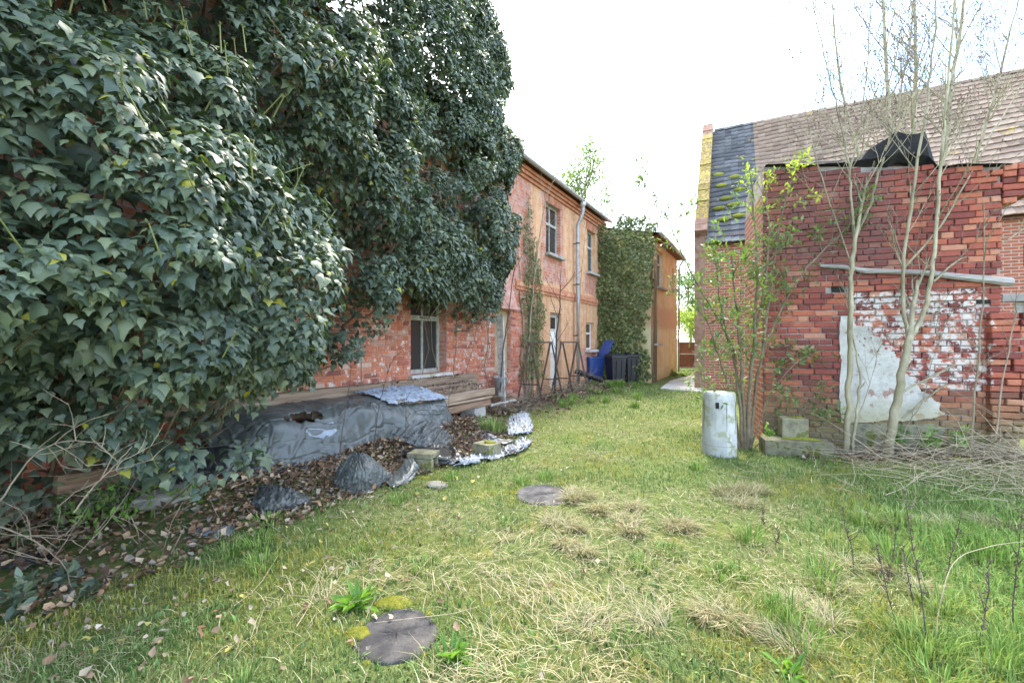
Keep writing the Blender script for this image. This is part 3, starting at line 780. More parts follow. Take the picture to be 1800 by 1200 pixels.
tiles.sort()
for i, (vv, wy, x, y, z) in enumerate(tiles[:300]):
    obj('roof_tile', tmesh[i % 3], None, barn, (x, y, z), (ang + random.uniform(-.02, .02), random.uniform(-.02, .02), random.uniform(-.02, .02)))
tv, tf = tile_v(0.0); VV, FF = [], []
ca, sa = math.cos(ang), math.sin(ang)
for i, (vv, wy, x, y, z) in enumerate(tiles[300:]):
    q = tv.copy(); q[:, 2] += random.uniform(-.006, .006); q[:, 1] += random.uniform(-.012, .012)
    q[:, 2] += q[:, 0] * random.uniform(-.04, .04)
    yy = q[:, 1] * ca - q[:, 2] * sa + y; zz = q[:, 1] * sa + q[:, 2] * ca + z
    VV.append(np.stack([q[:, 0] + x, yy, zz], -1)); FF.append(np.array(tf) + i * 15)
obj('tile_field', mesh_np('tile_field', np.concatenate(VV), np.concatenate(FF)), TM, barn, kind='stuff')
for k in range(48):
    rc = MB(); x0 = 0.1 + k * 0.33; sag = -0.05 * math.sin(min(1, x0 / BL * 1.3) * math.pi)
    pr_ = [(0.20 * math.cos(q), 0.15 * math.sin(q) - .04) for q in np.linspace(0, math.pi, 7)]
    vs = [(x0 + s_ * 0.345, BK - .02 + a, BR - .20 + sag + b_ + s_ * 0.012) for s_ in (0, 1) for a, b_ in pr_]
    rc.add(vs, [(i, i + 1, i + 8, i + 7) for i in range(6)]); obj('ridge_tile', rc.mesh('ridge_tile', True), TM, barn)
# moss cushions on the grey tiles
for (x, u) in ((0.35, 1.6), (0.75, 1.7), (0.55, 2.1), (0.4, 2.9), (0.95, 2.5), (0.3, 3.6), (0.8, 3.3), (0.5, 1.0), (0.9, 1.1)):
    mo = MB(); n = 10
    y = u * ca - .2; z = BE - .20 + u * sa
    mo.lathe([(0.16, 0), (0.15, 0.03), (0.09, 0.06), (0.01, 0.07)], n); me = mo.mesh('moss', True)
    ob = obj('moss_cushion', me, MAT['moss'], barn, (x, y, z), (ang, 0, 0)); ob.scale = (1.2, 0.55, 1.0)
# ================================================================== SMALL SHED
SA = R(20)
SC = np.array([3.46, 5.94])
shed = thing('brick_shed', 'small flat roofed shed of dark red brick with a white plaster patch', 'shed', (SC[0], SC[1], 0), -SA)
SW, SD = 2.46, 1.5
ROW = 0.077
def sx(px, py):                                # photo pixel on the shed front -> local x, z
    m_ = (px - 900) / F
    u = (m_ * SC[1] - SC[0]) / (math.cos(SA) + m_ * math.sin(SA)); Y = SC[1] - u * math.sin(SA)
    return u, EYE + (600 - py) / F * Y
def stop(x): return 3.84 - 0.135 * x           # top of the front wall
back = MB(); back.box(0, SW, 0.02, SD, -0.3, 3.47)
back.prism([(0, 3.47), (SW, 3.47), (SW, 3.49), (0, 3.82)], 0.02, SD)
obj('wall', back.mesh('wall'), MAT['mortar'], shed)
MAT['sbrick'] = brick_mat('shed_brick', shed, [(0.0, (0.17, 0.055, 0.048)), (0.3, (0.26, 0.075, 0.058)), (0.6, (0.34, 0.095, 0.065)), (0.85, (0.45, 0.15, 0.085)), (1.0, (0.48, 0.23, 0.15))],
                          white=(0.9, 2.45, 0.75, 2.12), white_amt=0.52, algae=(0.25, 0.95), dark=(-0.5, 1.5, 2.3, 4.2, (0.17, 0.07, 0.065)))
specs = []; z = 0.02; row = 0
gaps = [sx(1474, 508), sx(1728, 528)]
rr = random.Random(5)
while z < 3.86:
    head = row % 2 == 0
    x = -0.0 + (0.0 if head else -0.065) + rr.uniform(0, .02)
    while x < SW - 0.03:
        L = (0.12 if rr.random() < .8 else 0.25) if head else (0.25 if rr.random() < .8 else 0.12)
        a, b_ = max(x, 0.0), min(x + L, SW + rr.uniform(-.01, .012)); x += L + 0.011
        if b_ - a < 0.025: continue
        c = (a + b_) / 2
        if z + ROW / 2 > stop(c): continue
        if any(abs(c - g[0]) < 0.075 and abs(z - g[1]) < 0.045 for g in gaps): continue
        loose = z > 3.2 and c > 1.7
        specs.append((c, -0.004 + rr.uniform(-.007, .006) - (0.02 if loose else 0), z + 0.006 * math.sin(c * 3 + row * .3), b_ - a, 0.0645, 0.05, rr.uniform(-.012, .012) + (rr.uniform(-.03, .03) if loose else 0)))
    z += ROW; row += 1
# ragged brick stump to the right of the front wall: tooth by tooth, stepping out
for k in range(24):
    z = 0.10 + k * ROW
    if z > 1.72: break
    w = 0.10 + 0.30 * min(1, max(0, (z - 0.2) / 0.9)) + rr.uniform(-.05, .05)
    x = SW - 0.14
    while x < SW - 0.06 + w:
        L = rr.choice((0.12, 0.25, 0.18)); specs.append((x + L / 2, -0.10 + rr.uniform(-.03, .03), z, L, 0.068, 0.35, rr.uniform(-.03, .03))); x += L + .01
for g in gaps:
    hb_ = MB(); hb_.box(g[0] - .075, g[0] + .075, .012, .0195, g[1] - .04, g[1] + .04); obj('gap_shade_plate', hb_.mesh('gap_shade_plate'), MAT['dark'], shed)  # dark plate in each missing brick paints the shade of a deeper hole
for k in range(7):                            # top courses stepping out to the right
    zz = stop(SW) - .05 - k * ROW; x = SW + .012; end = SW + .30 - .05 * k
    while x < end:
        L = rr.choice((.12, .25)); specs.append((x + L / 2, -.02 + rr.uniform(-.012, .01), zz, L, .066, .30, rr.uniform(-.02, .02))); x += L + .011
lay_bricks(shed, specs, MAT['sbrick'], 300, vis=lambda s: -(s[0] + 0.6 * s[3]))
side = MB(); side.box(-0.012, -0.001, 0.03, SD, -.3, 3.46); obj('side_wall', side.mesh('side_wall'), BM, shed)
# plaster patch
outl = [(1477, 556), (1499, 556), (1503, 572), (1530, 574), (1532, 590), (1548, 594), (1552, 612), (1572, 618), (1577, 634), (1580, 650), (1592, 655), (1602, 668), (1612, 676), (1618, 688), (1634, 692), (1640, 704), (1652, 708), (1648, 720), (1660, 726), (1640, 734), (1600, 740), (1560, 738), (1500, 742), (1478, 742), (1475, 690), (1478, 640), (1474, 600)]
po = []
for i in range(len(outl)):
    a, b_ = np.array(outl[i]), np.array(outl[(i + 1) % len(outl)])
    for s_ in np.arange(0, 1, .17):
        q = a + (b_ - a) * s_; u, zz = sx(*q); po.append((u + random.uniform(-.009, .009), zz + random.uniform(-.009, .009)))
def plaster_white():
    m, nt, b = base_mat('white_plaster', 0.95, 0.15)
    tc = nn(nt, 'ShaderNodeTexCoord'); v = tc.outputs['Object']; x, y, z = sep(nt, v)
    n1 = noise(nt, v, 3, 7, 0.65); n2 = noise(nt, v, 16, 7, 0.7)
    r = ramp(nt, [(0.3, (0.34, 0.32, 0.27)), (0.45, (0.50, 0.475, 0.425)), (0.7, (0.64, 0.625, 0.58))]); nt.links.new(n1.outputs['Fac'], r.inputs['Fac'])
    c = mixc(nt, 0.7, r.outputs['Color'], mixc(nt, n2.outputs['Fac'], (0.45, 0.43, 0.40), (1.5, 1.5, 1.5)), 'MULTIPLY')
    n3 = noise(nt, v, 7, 6, 0.7); rb = ramp(nt, [(0.585, (0, 0, 0)), (0.61, (1, 1, 1))]); nt.links.new(n3.outputs['Fac'], rb.inputs['Fac'])
    c = mixc(nt, mathn(nt, 'MULTIPLY', rb.outputs['Color'], 0.8), c, (0.30, 0.15, 0.11))
    mr = nn(nt, 'ShaderNodeMapRange'); nt.links.new(z, mr.inputs['Value']); mr.inputs['From Min'].default_value = 0.75; mr.inputs['From Max'].default_value = 0.35
    c = mixc(nt, mathn(nt, 'MULTIPLY', mr.outputs[0], 0.85), c, (0.36, 0.33, 0.17))
    nt.links.new(c, b.inputs['Base Color']); add_bump(nt, b, n2.outputs['Fac'], 0.7, 0.02)
    return m
pp = MB(); pp.prism(po, -0.019, 0.01); obj('plaster_patch', pp.mesh('plaster_patch'), plaster_white(), shed)
lo = [sx(*q) for q in ((1490, 744), (1520, 746), (1560, 743), (1600, 746), (1640, 744), (1660, 752), (1655, 775), (1620, 800), (1490, 800))]
pp = MB(); pp.prism(lo, -0.016, 0.01); obj('plaster_base', pp.mesh('plaster_base'), MAT['mossblock'], shed)
# timber baulks in the wall
tmb = MB(); pts = [sx(1440, 468), sx(1480, 470), sx(1520, 477), sx(1560, 478), sx(1620, 480), sx(1680, 487), sx(1730, 492), sx(1775, 497)]
tmb.tube([(u, -0.035, zz) for u, zz in pts], [0.02, 0.028, 0.034, 0.03, 0.034, 0.04, 0.046, 0.05], 7)
obj('timber', tmb.mesh('timber'), MAT['greywood'], shed)
# tar paper roof: sheet sloping back plus curled edge
tp = MB(); nx = 26
edge = []
for i in range(nx + 1):
    u = 0.02 + (SW + 0.06) * i / nx
    pxu = 1350 + (u / SW) * 420
    lift = 0.0
    if u < 1.84: lift = float(np.interp(u, [0, .5, .95, 1.15, 1.3, 1.45, 1.84], [0, .02, .07, .15, .27, .40, .39])) + random.uniform(-.012, .012) * (u > .5)
    if 1.84 <= u < 2.05: lift = -0.06
    edge.append((u, lift))
vs = []
for k, (yy, dz, fac) in enumerate(((0.02, -0.02, 0.05), (-0.05, -0.012, 0.30), (0.02, 0.008, 1.0), (0.25, 0.02, 0.8), (0.9, -0.05, 0.2), (SD, -0.15, 0.0))):
    for u, lf in edge: vs.append((u, yy + random.uniform(-.015, .015), stop(u) + dz + lf * fac + random.uniform(-.01, .01) * (1 + 2.2 * (lf > .1))))
tp.add(vs, [(k * (nx + 1) + i, k * (nx + 1) + i + 1, (k + 1) * (nx + 1) + i + 1, (k + 1) * (nx + 1) + i) for k in range(5) for i in range(nx)])
o = obj('roof', tp.mesh('roof'), MAT['blackpaper'], shed)
sm = o.modifiers.new('thick', 'SOLIDIFY'); sm.thickness = 0.008
tb = MB(); tb.add([(1.36, .06, stop(1.36)), (1.82, .10, stop(1.82) - .02), (1.80, .16, stop(1.8) + .36), (1.52, .14, stop(1.5) + .37), (1.40, .10, stop(1.4) + .2)] + [(1.36, .09, stop(1.36)), (1.82, .13, stop(1.82) - .02), (1.80, .19, stop(1.8) + .36), (1.52, .17, stop(1.5) + .37), (1.40, .13, stop(1.4) + .2)], [(0, 1, 2, 3, 4), (9, 8, 7, 6, 5)] + [((i + 1) % 5, i, i + 5, (i + 1) % 5 + 5) for i in range(5)])
obj('torn_board', tb.mesh('torn_board'), MAT['rust'], shed)
o['label'] = 'torn black tar paper roof curled up in the middle'

# ================================================================== THINGS ON THE LAWN
def ground_pt(px, py):
    p = G(px, py); p[2] = gh(p[0], p[1]); return p

# concrete column with slot
c0 = ground_pt(1264, 796)
colm = thing('concrete_column', 'round pale concrete bollard with a small dark slot near its top, beside the leafy shrub', 'bollard', tuple(c0), 0)
cm = MB(); cm.lathe([(0.205, -0.05), (0.205, 0.12), (0.200, 0.125), (0.200, 0.13), (0.205, 0.135), (0.205, 0.19), (0.200, 0.195), (0.204, 0.20), (0.192, 0.69), (0.188, 0.695), (0.193, 0.70), (0.190, 0.765), (0.178, 0.785), (0.10, 0.79), (0.01, 0.79)], 32)
obj('shaft', cm.mesh('shaft', False), MAT['column'], colm)
va = math.atan2(-c0[1], -c0[0]) - 0.10
sm_ = MB(); sm_.box(-0.018, 0.018, -0.02, 0.02, 0.60, 0.675)
obj('slot', sm_.mesh('slot'), MAT['dark'], colm, (0.183 * math.cos(va), 0.183 * math.sin(va), 0), (0, 0, va))
for k in range(3):
    a_ = va + (-0.95, 0.55, 1.3)[k]
    jm = MB(); jm.box(-.002, .002, -.0018, .0018, 0.0, 0.69); obj('joint', jm.mesh('joint'), MAT['rust'], colm, (0.1995 * math.cos(a_), 0.199 * math.sin(a_), 0), (0, -0.018 * 0, a_))

# manhole covers
def cover(px, py, rad, label, seed):
    c = ground_pt(px, py); r_ = random.Random(seed); mb = MB(); n = 40; prof = [(1.0, -0.05), (1.0, 0.012), (0.97, 0.026), (0.90, 0.030), (0.87, 0.024), (0.5, 0.03), (0.02, 0.03)]
    rads = [1 + 0.035 * math.sin(3 * a + seed) + 0.02 * r_.uniform(-1, 1) for a in np.linspace(0, 2 * math.pi, n, endpoint=False)]
    for f, z in prof:
        for a in range(n): mb.v.append((rad * f * rads[a] * math.cos(2 * math.pi * a / n), rad * f * rads[a] * math.sin(2 * math.pi * a / n), z + 0.006 * r_.uniform(-1, 1)))
    for i in range(len(prof) - 1):
        for a in range(n): mb.f.append((i * n + a, i * n + (a + 1) % n, (i + 1) * n + (a + 1) % n, (i + 1) * n + a))
    mb.f.append(tuple((len(prof) - 1) * n + a for a in range(n)))
    t = thing('manhole_cover', label, 'manhole cover', (c[0], c[1], c[2] - 0.018), 0, 'manhole covers in the lawn')
    obj('lid', mb.mesh('lid', True), MAT['cover'], t)
    rm = MB()
    for a in range(26):
        if r_.random() < .30:
            q = 2 * math.pi * (a + r_.random()) / 26; rm.tube([(rad * 1.02 * math.cos(q), rad * 1.02 * math.sin(q), -.02), (rad * 1.0 * math.cos(q), rad * 1.0 * math.sin(q), r_.uniform(.01, .03))], [.03, .02], 6)
    obj('moss_rim', rm.mesh('moss_rim', True), MAT['moss'], t, kind='stuff')
    return t, c
cov1, c1 = cover(697, 1112, 0.20, 'worn grey manhole cover in the near lawn, between the two dock plants', 3)
cov2, c2 = cover(957, 868, 0.275, 'dark round manhole cover in the middle of the lawn', 8)

# hollow concrete blocks
def block(name, label, px, py, rz, L, W, H, mat, hole=True, dz=0.0, group=None, on=None):
    p = ground_pt(px, py) if on is None else np.array(on)
    t = thing(name, label, 'concrete block', (p[0], p[1], p[2] + dz), rz, group)
    mb = MB()
    if hole:                                   # channel block open at the end
        w = 0.06
        mb.box(-L / 2, L / 2, -W / 2, W / 2, H - w, H, .003); mb.box(-L / 2, L / 2, -W / 2, -W / 2 + w, 0, H - w - .002, .003)
        mb.box(-L / 2, L / 2, W / 2 - w, W / 2, 0, H - w - .002, .003); mb.box(-L / 2, -L / 2 + w, -W / 2 + w + .002, W / 2 - w - .002, 0, H - w - .002)
    else: mb.box(-L / 2, L / 2, -W / 2, W / 2, 0, H, .006)
    bevel(obj('body', mb.mesh('body'), mat, t), 0.008)
    if not hole:
        mo = MB(); mo.lathe([(.30, .0), (.27, .02), (.15, .028), (.01, .03)], 11); me = mo.mesh('moss', True)
        for v in me.vertices: v.co = Vector((v.co.x * L * random.uniform(.8, 1.2), v.co.y * W * random.uniform(.8, 1.2), v.co.z * .6))
        obj('moss', me, MAT['moss'], t, (L * .12, W * .1, H - .002))
    return t
GB = 'old concrete blocks lying about'
block('concrete_block', 'hollow concrete block open at its end, on the tarpaulin edge nearest the lawn', 744, 822, R(-14), 0.30, 0.22, 0.19, MAT['mossblock'], True, group=GB)
block('concrete_block', 'yellowish solid concrete block weighing down the pale plastic sheet', 856, 800, R(-38), 0.26, 0.24, 0.17, MAT['mossblock'], False, group=GB)
slab = ground_pt(1397, 797)
block('stone_slab', 'thick mossy stone slab lying at the foot of the shed wall', 1397, 799, R(-16), 0.74, 0.30, 0.19, MAT['mossblock'], False)['category'] = 'slab'
bt_ = block('concrete_block', 'square greenish concrete block standing on the mossy slab against the shed', 0, 0, R(-18), 0.29, 0.20, 0.25, MAT['mossblock'], False, on=(slab[0] + 0.02, slab[1] + 0.06, slab[2] + 0.192), group=GB)
for i, (px, py, s_, lab) in enumerate(((185, 905, 0.20, 'grey field stone half buried under the ivy twigs'), (300, 908, 0.28, 'flat slab stone lying before the dark tarpaulin end'), (1700, 800, 0.2, 'brick rubble lump at the corner of the broken shed wall'), (768, 853, 0.12, 'small dark stone in the grass by the hollow block'))):
    p = ground_pt(px, py); mb = MB()
    mb.lathe([(0.6, -.05), (0.95, 0.05), (1.0, 0.2), (0.85, 0.38), (0.5, 0.46), (0.05, 0.47)], 9)
    me = mb.mesh('stone')
    for v in me.vertices: v.co = Vector((v.co.x * s_ * random.uniform(.85, 1.15), v.co.y * s_ * 0.7 * random.uniform(.85, 1.15), v.co.z * s_ * .8))
    tag(bevel(obj('stone', me, MAT['stone'], None, tuple(p), (0, 0, random.uniform(0, 3))), 0.01), lab, 'stone', 'loose stones')

# beams stacked against the house
def beam(label, t0, t1, n, z, w, h, mat, tilt=0.0, name='timber_beam'):
    a, b_ = hw(t0, n, z), hw(t1, n - tilt, z + tilt * .2)
    L = t1 - t0; mb = MB(); k = 9
    vs = []
    for i in range(k + 1):
        x = L * i / k - L / 2
        for (yy, zz) in ((-w / 2, -h / 2), (w / 2, -h / 2), (w / 2, h / 2), (-w / 2, h / 2)):
            vs.append((x, yy + random.uniform(-.007, .007), zz + random.uniform(-.007, .007)))
    fs = [(3, 2, 1, 0), tuple(k * 4 + q for q in range(4))]
    for i in range(k):
        for q in range(4): fs.append((i * 4 + q, i * 4 + (q + 1) % 4, (i + 1) * 4 + (q + 1) % 4, (i + 1) * 4 + q))
    mb.add(vs, fs)
    c = (a + b_) / 2; d = b_ - a
    o = obj(name, mb.mesh(name), mat, None, tuple(c), (0, -math.atan2(d[2], math.hypot(d[0], d[1])), math.atan2(d[1], d[0])))
    bevel(o, 0.008)
    return tag(o, label, 'beam', 'old timber beams stacked along the house wall')
beam('topmost pale beam of the stack, lying right against the brick wall', -3.3, 1.95, 0.15, 0.73, 0.15, 0.15, MAT['timber'])
beam('beam with a dark mortise hole, second from the brick wall', -2.4, 1.70, 0.37, 0.61, 0.15, 0.15, MAT['timber'])
beam('narrow grey brown beam in the middle of the stack', -1.9, 1.32, 0.575, 0.585, 0.13, 0.12, MAT['timber'])
beam('outermost upper beam of the stack, beside the tarpaulin', -1.9, 1.62, 0.775, 0.52, 0.15, 0.11, MAT['timber'])
beam('thin light plank under the outermost beam', -1.8, 1.50, 0.80, 0.435, 0.17, 0.035, MAT['timber'])
beam('lowest brown beam of the stack with its side to the lawn', -2.6, 1.44, 0.80, 0.35, 0.15, 0.10, MAT['timber2'])
beam('hidden inner beam of the stack seen by its end', -2.6, 1.35, 0.50, 0.40, 0.28, 0.18, MAT['timber2'])
beam('brown beam lying low under the ivy near the dark tarpaulin end', -3.9, -2.9, 0.30, 0.30, 0.18, 0.15, MAT['timber2'])
beam('short grey board leaning off the end of the stack', 1.6, 2.5, 0.75, 0.25, 0.08, 0.03, MAT['greywood'], name='plank')
for (px_t, lab) in ((1.15, 'pale concrete pier carrying the right end of the beams'), (-1.9, 'concrete pier under the covered end of the beams')):
    p = hw(px_t, 0.70, 0.0); mb = MB(); mb.box(-.17, .17, -.15, .15, -0.1, 0.295, .006)
    tag(bevel(obj('concrete_pier', mb.mesh('concrete_pier'), MAT['concrete'], None, (p[0], p[1], 0), (0, 0, h_rz)), 0.01), lab, 'pier', 'piers under the beams')

# tarpaulins: sheets through rows of control points
def crom(p, n):
    p = np.asarray(p, float); k = len(p); u = np.linspace(0, k - 1 - 1e-6, n); i = u.astype(int); f = (u - i)[:, None]
    g = lambda j: p[np.clip(j, 0, k - 1)].reshape(len(u), -1)
    a, b_, c, d = g(i - 1), g(i), g(i + 1), g(i + 2)
    r_ = 0.5 * ((2 * b_) + (-a + c) * f + (2 * a - 5 * b_ + 4 * c - d) * f ** 2 + (-a + 3 * b_ - 3 * c + d) * f ** 3)
    return r_.reshape((n,) + p.shape[1:])
def ragged(u, v, k=1.0):
    e = min(u, 1 - u, v, 1 - v); return e < .13 * k * float(fbm(u * 14, v * 7, 205, 3)) ** 1.3 + .0 or (float(vnoise(u * 22, v * 7, 207)) > .90)
def sheet(name, label, cat, rows, mat, nu=60, nv=40, wr=0.02, seed=1, folds=(9, 1.5), floor=True, group=None, hole=None):
    g = crom(np.array(rows), nv); g = crom(np.swapaxes(g, 0, 1), nu); g = np.swapaxes(g, 0, 1)
    uu, vv = np.meshgrid(np.linspace(0, 1, nu), np.linspace(0, 1, nv))
    du = np.gradient(g, axis=1); dv = np.gradient(g, axis=0); nrm = np.cross(du, dv); nrm /= np.linalg.norm(nrm, axis=-1, keepdims=True) + 1e-9
    nrm *= np.where(nrm[..., 2:3] < 0, -1, 1)
    rid = (np.abs(fbm(uu * folds[0], vv * folds[1], seed, 3) - 0.5) * 2) ** .7
    rid2 = (np.abs(fbm(uu * folds[0] * .8 + vv * 4, vv * folds[1] * 3.5 + uu * 3, seed + 5, 4) - 0.5) * 2) ** .7
    c1_ = np.exp(-((fbm(uu * folds[0] * .7 + vv * 1.5, vv * folds[1] * 1.2, seed + 9, 3) - .5) / .025) ** 2); c2_ = np.exp(-((fbm(uu * folds[0] * .35 + vv * 3, vv * folds[1] * 4 - uu * 4, seed + 11, 3) - .5) / .02) ** 2)
    g = g + nrm * ((0.5 - rid) * 1.2 + (0.4 - rid2) * .6 + .9 * c1_ - .8 * c2_)[..., None] * wr
    if floor:
        zf = gh(g[..., 0], g[..., 1]) + 0.012; g[..., 2] = np.maximum(g[..., 2], zf + 0.006 * rid)
    V = g.reshape(-1, 3); base = V.mean(0); base[2] = V[:, 2].min()
    ii = np.arange((nv - 1) * (nu - 1)); r_ = ii // (nu - 1); c = ii % (nu - 1)
    Fq = np.stack([r_ * nu + c, r_ * nu + c + 1, (r_ + 1) * nu + c + 1, (r_ + 1) * nu + c], -1)
    if hole is not None:
        keep = [not hole(uu.ravel()[f].mean(), vv.ravel()[f].mean()) for f in Fq]; Fq = Fq[np.array(keep)]
    o = obj(name, mesh_np(name, V - base, Fq, True), mat, None, tuple(base))
    s_ = o.modifiers.new('thick', 'SOLIDIFY'); s_.thickness = 0.004; s_.offset = -1
    return tag(o, label, cat, group)
TG = 'plastic sheets around the timber stack'
# main grey-green tarp over the beams
ts = [-2.85, -2.6, -2.0, -1.4, -0.8, -0.2, 0.15]
rows = [[hw(t, 0.34, 0.715 - (0.02 if i < 5 else 0.05)) for i, t in enumerate(ts)],
        [hw(t, 0.70, 0.655 - (0.0 if i < 5 else 0.04)) for i, t in enumerate(ts)],
        [hw(t, 0.92 + 0.02 * (i % 2), 0.56 - (0.0 if i < 5 else 0.10)) for i, t in enumerate(ts)],
        [hw(t + 0.02, 0.98 + 0.03 * (i % 2), 0.37 - (0 if i < 5 else 0.05)) for i, t in enumerate(ts)],
        [hw(t + 0.05, 1.05 + 0.05 * (i % 3), 0.15) for i, t in enumerate(ts)]]
for k, zz in enumerate((.60, .42, .30, .20, .12)): rows[k][0] = hw(-2.95, rows[k][0] @ np.r_[HN, 0] - H0 @ HN - .05, zz)
rows[1][3][2] += .03; rows[2][3][2] += .03; rows[2][4][2] -= .05; rows[3][2] = hw(-2.0, 1.08, .34); rows[3][4] = hw(-.78, 1.12, .33)
sheet('tarpaulin', 'large grey green tarpaulin draped over the timber stack, with a torn hole', 'tarpaulin', rows, MAT['tarp'], 260, 110, 0.019, 3, (19, 1.3), True, TG,
      hole=lambda u, v: ((u - 0.30) / 0.055) ** 2 + ((v - 0.40) / 0.10) ** 2 < 1 + .4 * math.sin(u * 190))
# pale turned-back flap at its right upper end
ts = [-1.15, -0.75, -0.35, 0.02]
rows = [[hw(t, 0.36, 0.73 + 0.02 * math.sin(i)) for i, t in enumerate(ts)], [hw(t + .05, 0.66, 0.715 - 0.01 * i) for i, t in enumerate(ts)], [hw(t + .12 + .03 * i, 0.93, 0.60 - .02 * i) for i, t in enumerate(ts)]]
sheet('tarpaulin_flap', 'pale blue grey flap of plastic turned back over the beams', 'tarpaulin', rows, MAT['paletarp'], 80, 40, 0.022, 9, (12, 4), False, TG, hole=lambda u, v: min(u, 1 - u, v, 1 - v) < .10 * float(fbm(u * 9, v * 5, 215)))
p0 = hw(-2.05, 0.96, 0.50)
rows = [[p0 + np.array([0.0, 0, 0.03]) - 0.17 * np.r_[HD, 0], p0 + np.array([0, 0, 0.02]), p0 + 0.17 * np.r_[HD, 0] + np.array([0, 0, 0.03])],
        [p0 - 0.15 * np.r_[HD, 0] + 0.05 * np.r_[HN, 0] - np.array([0, 0, .06]), p0 + 0.07 * np.r_[HN, 0] - np.array([0, 0, .08]), p0 + 0.20 * np.r_[HD, 0] + 0.06 * np.r_[HN, 0] - np.array([0, 0, .05])],
        [p0 + 0.0 * np.r_[HD, 0] + 0.07 * np.r_[HN, 0] - np.array([0, 0, .12]), p0 + 0.09 * np.r_[HD, 0] + 0.10 * np.r_[HN, 0] - np.array([0, 0, .15]), p0 + 0.20 * np.r_[HD, 0] + 0.09 * np.r_[HN, 0] - np.array([0, 0, .17])]]
sheet('tarpaulin_scrap', 'torn pale tongue hanging below the hole of the big tarpaulin', 'tarpaulin', rows, MAT['paletarp'], 20, 16, 0.006, 2, (3, 2), False, TG)
# shiny black gathered strip running from the stack to the lawn blocks
def gp(px, py, z=0.0): 
    p = G(px, py, z); return p
rows = [[gp(690, 735, .42), gp(735, 738, .36), gp(775, 752, .24), gp(795, 768, .12)], [gp(675, 752, .34), gp(715, 758, .28), gp(760, 770, .18), gp(792, 782, .06)], [gp(668, 768, .24), gp(700, 776, .18), gp(745, 788, .10), gp(786, 794, .03)]]
sheet('plastic_sheet', 'dark gathered tarpaulin fold sloping down right of the leaf heap', 'tarpaulin', rows, MAT['tarp'], 120, 40, 0.03, 12, (18, 1.2), True, TG)
rows = [[gp(700, 792, .10), gp(745, 787, .11), gp(780, 785, .07), gp(812, 796, .03)], [gp(715, 803, .10), gp(765, 800, .12), gp(800, 802, .04), gp(828, 806, .02)], [gp(760, 818, .02), gp(790, 814, .03), gp(822, 810, .02), gp(846, 808, .01)]]
sheet('plastic_sheet', 'shiny black plastic crumpled between the two lawn blocks', 'tarpaulin', rows, MAT['blacktarp'], 50, 26, 0.03, 21, (6, 3), True, TG)
# peak standing in the leaves
rows = [[gp(622, 797, .30), gp(625, 796, .31), gp(630, 797, .31), gp(636, 798, .30)], [gp(598, 825, .18), gp(618, 830, .20), gp(645, 828, .20), gp(672, 822, .13)], [gp(582, 858, .02), gp(612, 866, .02), gp(650, 862, .02), gp(690, 838, .03)]]
sheet('tarpaulin', 'tent shaped grey tarpaulin peak rising from the dead leaves', 'tarpaulin', rows, MAT['tarp'], 110, 50, 0.022, 31, (22, 1), True, TG)
rows = [[gp(676, 842, .03), gp(700, 826, .06), gp(716, 806, .13), gp(722, 798, .15)], [gp(682, 852, .02), gp(705, 842, .05), gp(722, 826, .08), gp(730, 812, .12)], [gp(690, 858, .01), gp(712, 850, .01), gp(726, 840, .02), gp(734, 828, .03)]]
sheet('tarpaulin', 'narrow dark strip of tarpaulin beside the hollow block', 'tarpaulin', rows, MAT['tarp'], 36, 22, 0.014, 41, (6, 2), True, TG)
# near small piece
rows = [[gp(452, 858, .13), gp(480, 852, .16), gp(512, 860, .14), gp(538, 872, .06)], [gp(446, 880, .10), gp(475, 876, .13), gp(512, 882, .10), gp(548, 882, .03)], [gp(440, 905, .01), gp(470, 908, .01), gp(508, 900, .01), gp(546, 888, .01)]]
sheet('tarpaulin', 'small folded tarpaulin piece nearest the lawn, left of the leaf heap', 'tarpaulin', rows, MAT['tarp'], 80, 44, 0.022, 51, (12, 2), True, TG)
# black end at the left, hanging under the ivy
rows = [[gp(305, 800, .42), gp(345, 788, .45), gp(400, 785, .45), gp(470, 790, .38)], [gp(300, 830, .28), gp(340, 832, .27), gp(405, 828, .26), gp(468, 826, .22)], [gp(270, 888, .02), gp(325, 868, .10), gp(400, 858, .12), gp(462, 848, .12)]]
sheet('plastic_sheet', 'black plastic end of the stack cover hanging under the ivy', 'tarpaulin', rows, MAT['blacktarp'], 56, 34, 0.022, 61, (9, 1.2), True, TG)
# pale sheet ring on the right
rows = [[gp(884, 745, .04), gp(900, 730, .08), gp(915, 724, .12), gp(930, 728, .08)], [gp(888, 758, .06), gp(905, 748, .10), gp(922, 745, .10), gp(935, 744, .04)], [gp(892, 768, .03), gp(912, 764, .05), gp(928, 762, .04), gp(937, 762, .02)]]
sheet('plastic_sheet', 'crumpled pale blue plastic sheet heaped by the green grass tuft', 'plastic sheet', rows, MAT['paletarp'], 70, 50, 0.035, 71, (12, 8), True, TG, hole=lambda u, v: ragged(u, v, 1.2))
rows = [[gp(938, 764, .02), gp(934, 780, .02), gp(918, 795, .02), gp(880, 806, .01), gp(830, 815, .02), gp(768, 828, .02)], [gp(928, 764, .05), gp(922, 778, .05), gp(902, 790, .05), gp(876, 798, .02), gp(825, 808, .05), gp(775, 820, .03)], [gp(912, 766, .03), gp(908, 776, .03), gp(890, 784, .03), gp(868, 792, .01), gp(822, 803, .02), gp(782, 814, .02)]]
sheet('plastic_sheet', 'pale plastic sheet edge curving along the lawn past both blocks', 'plastic sheet', rows, MAT['paletarp'], 150, 26, 0.034, 81, (30, 3), True, TG, hole=lambda u, v: ragged(u, v, 2.2))
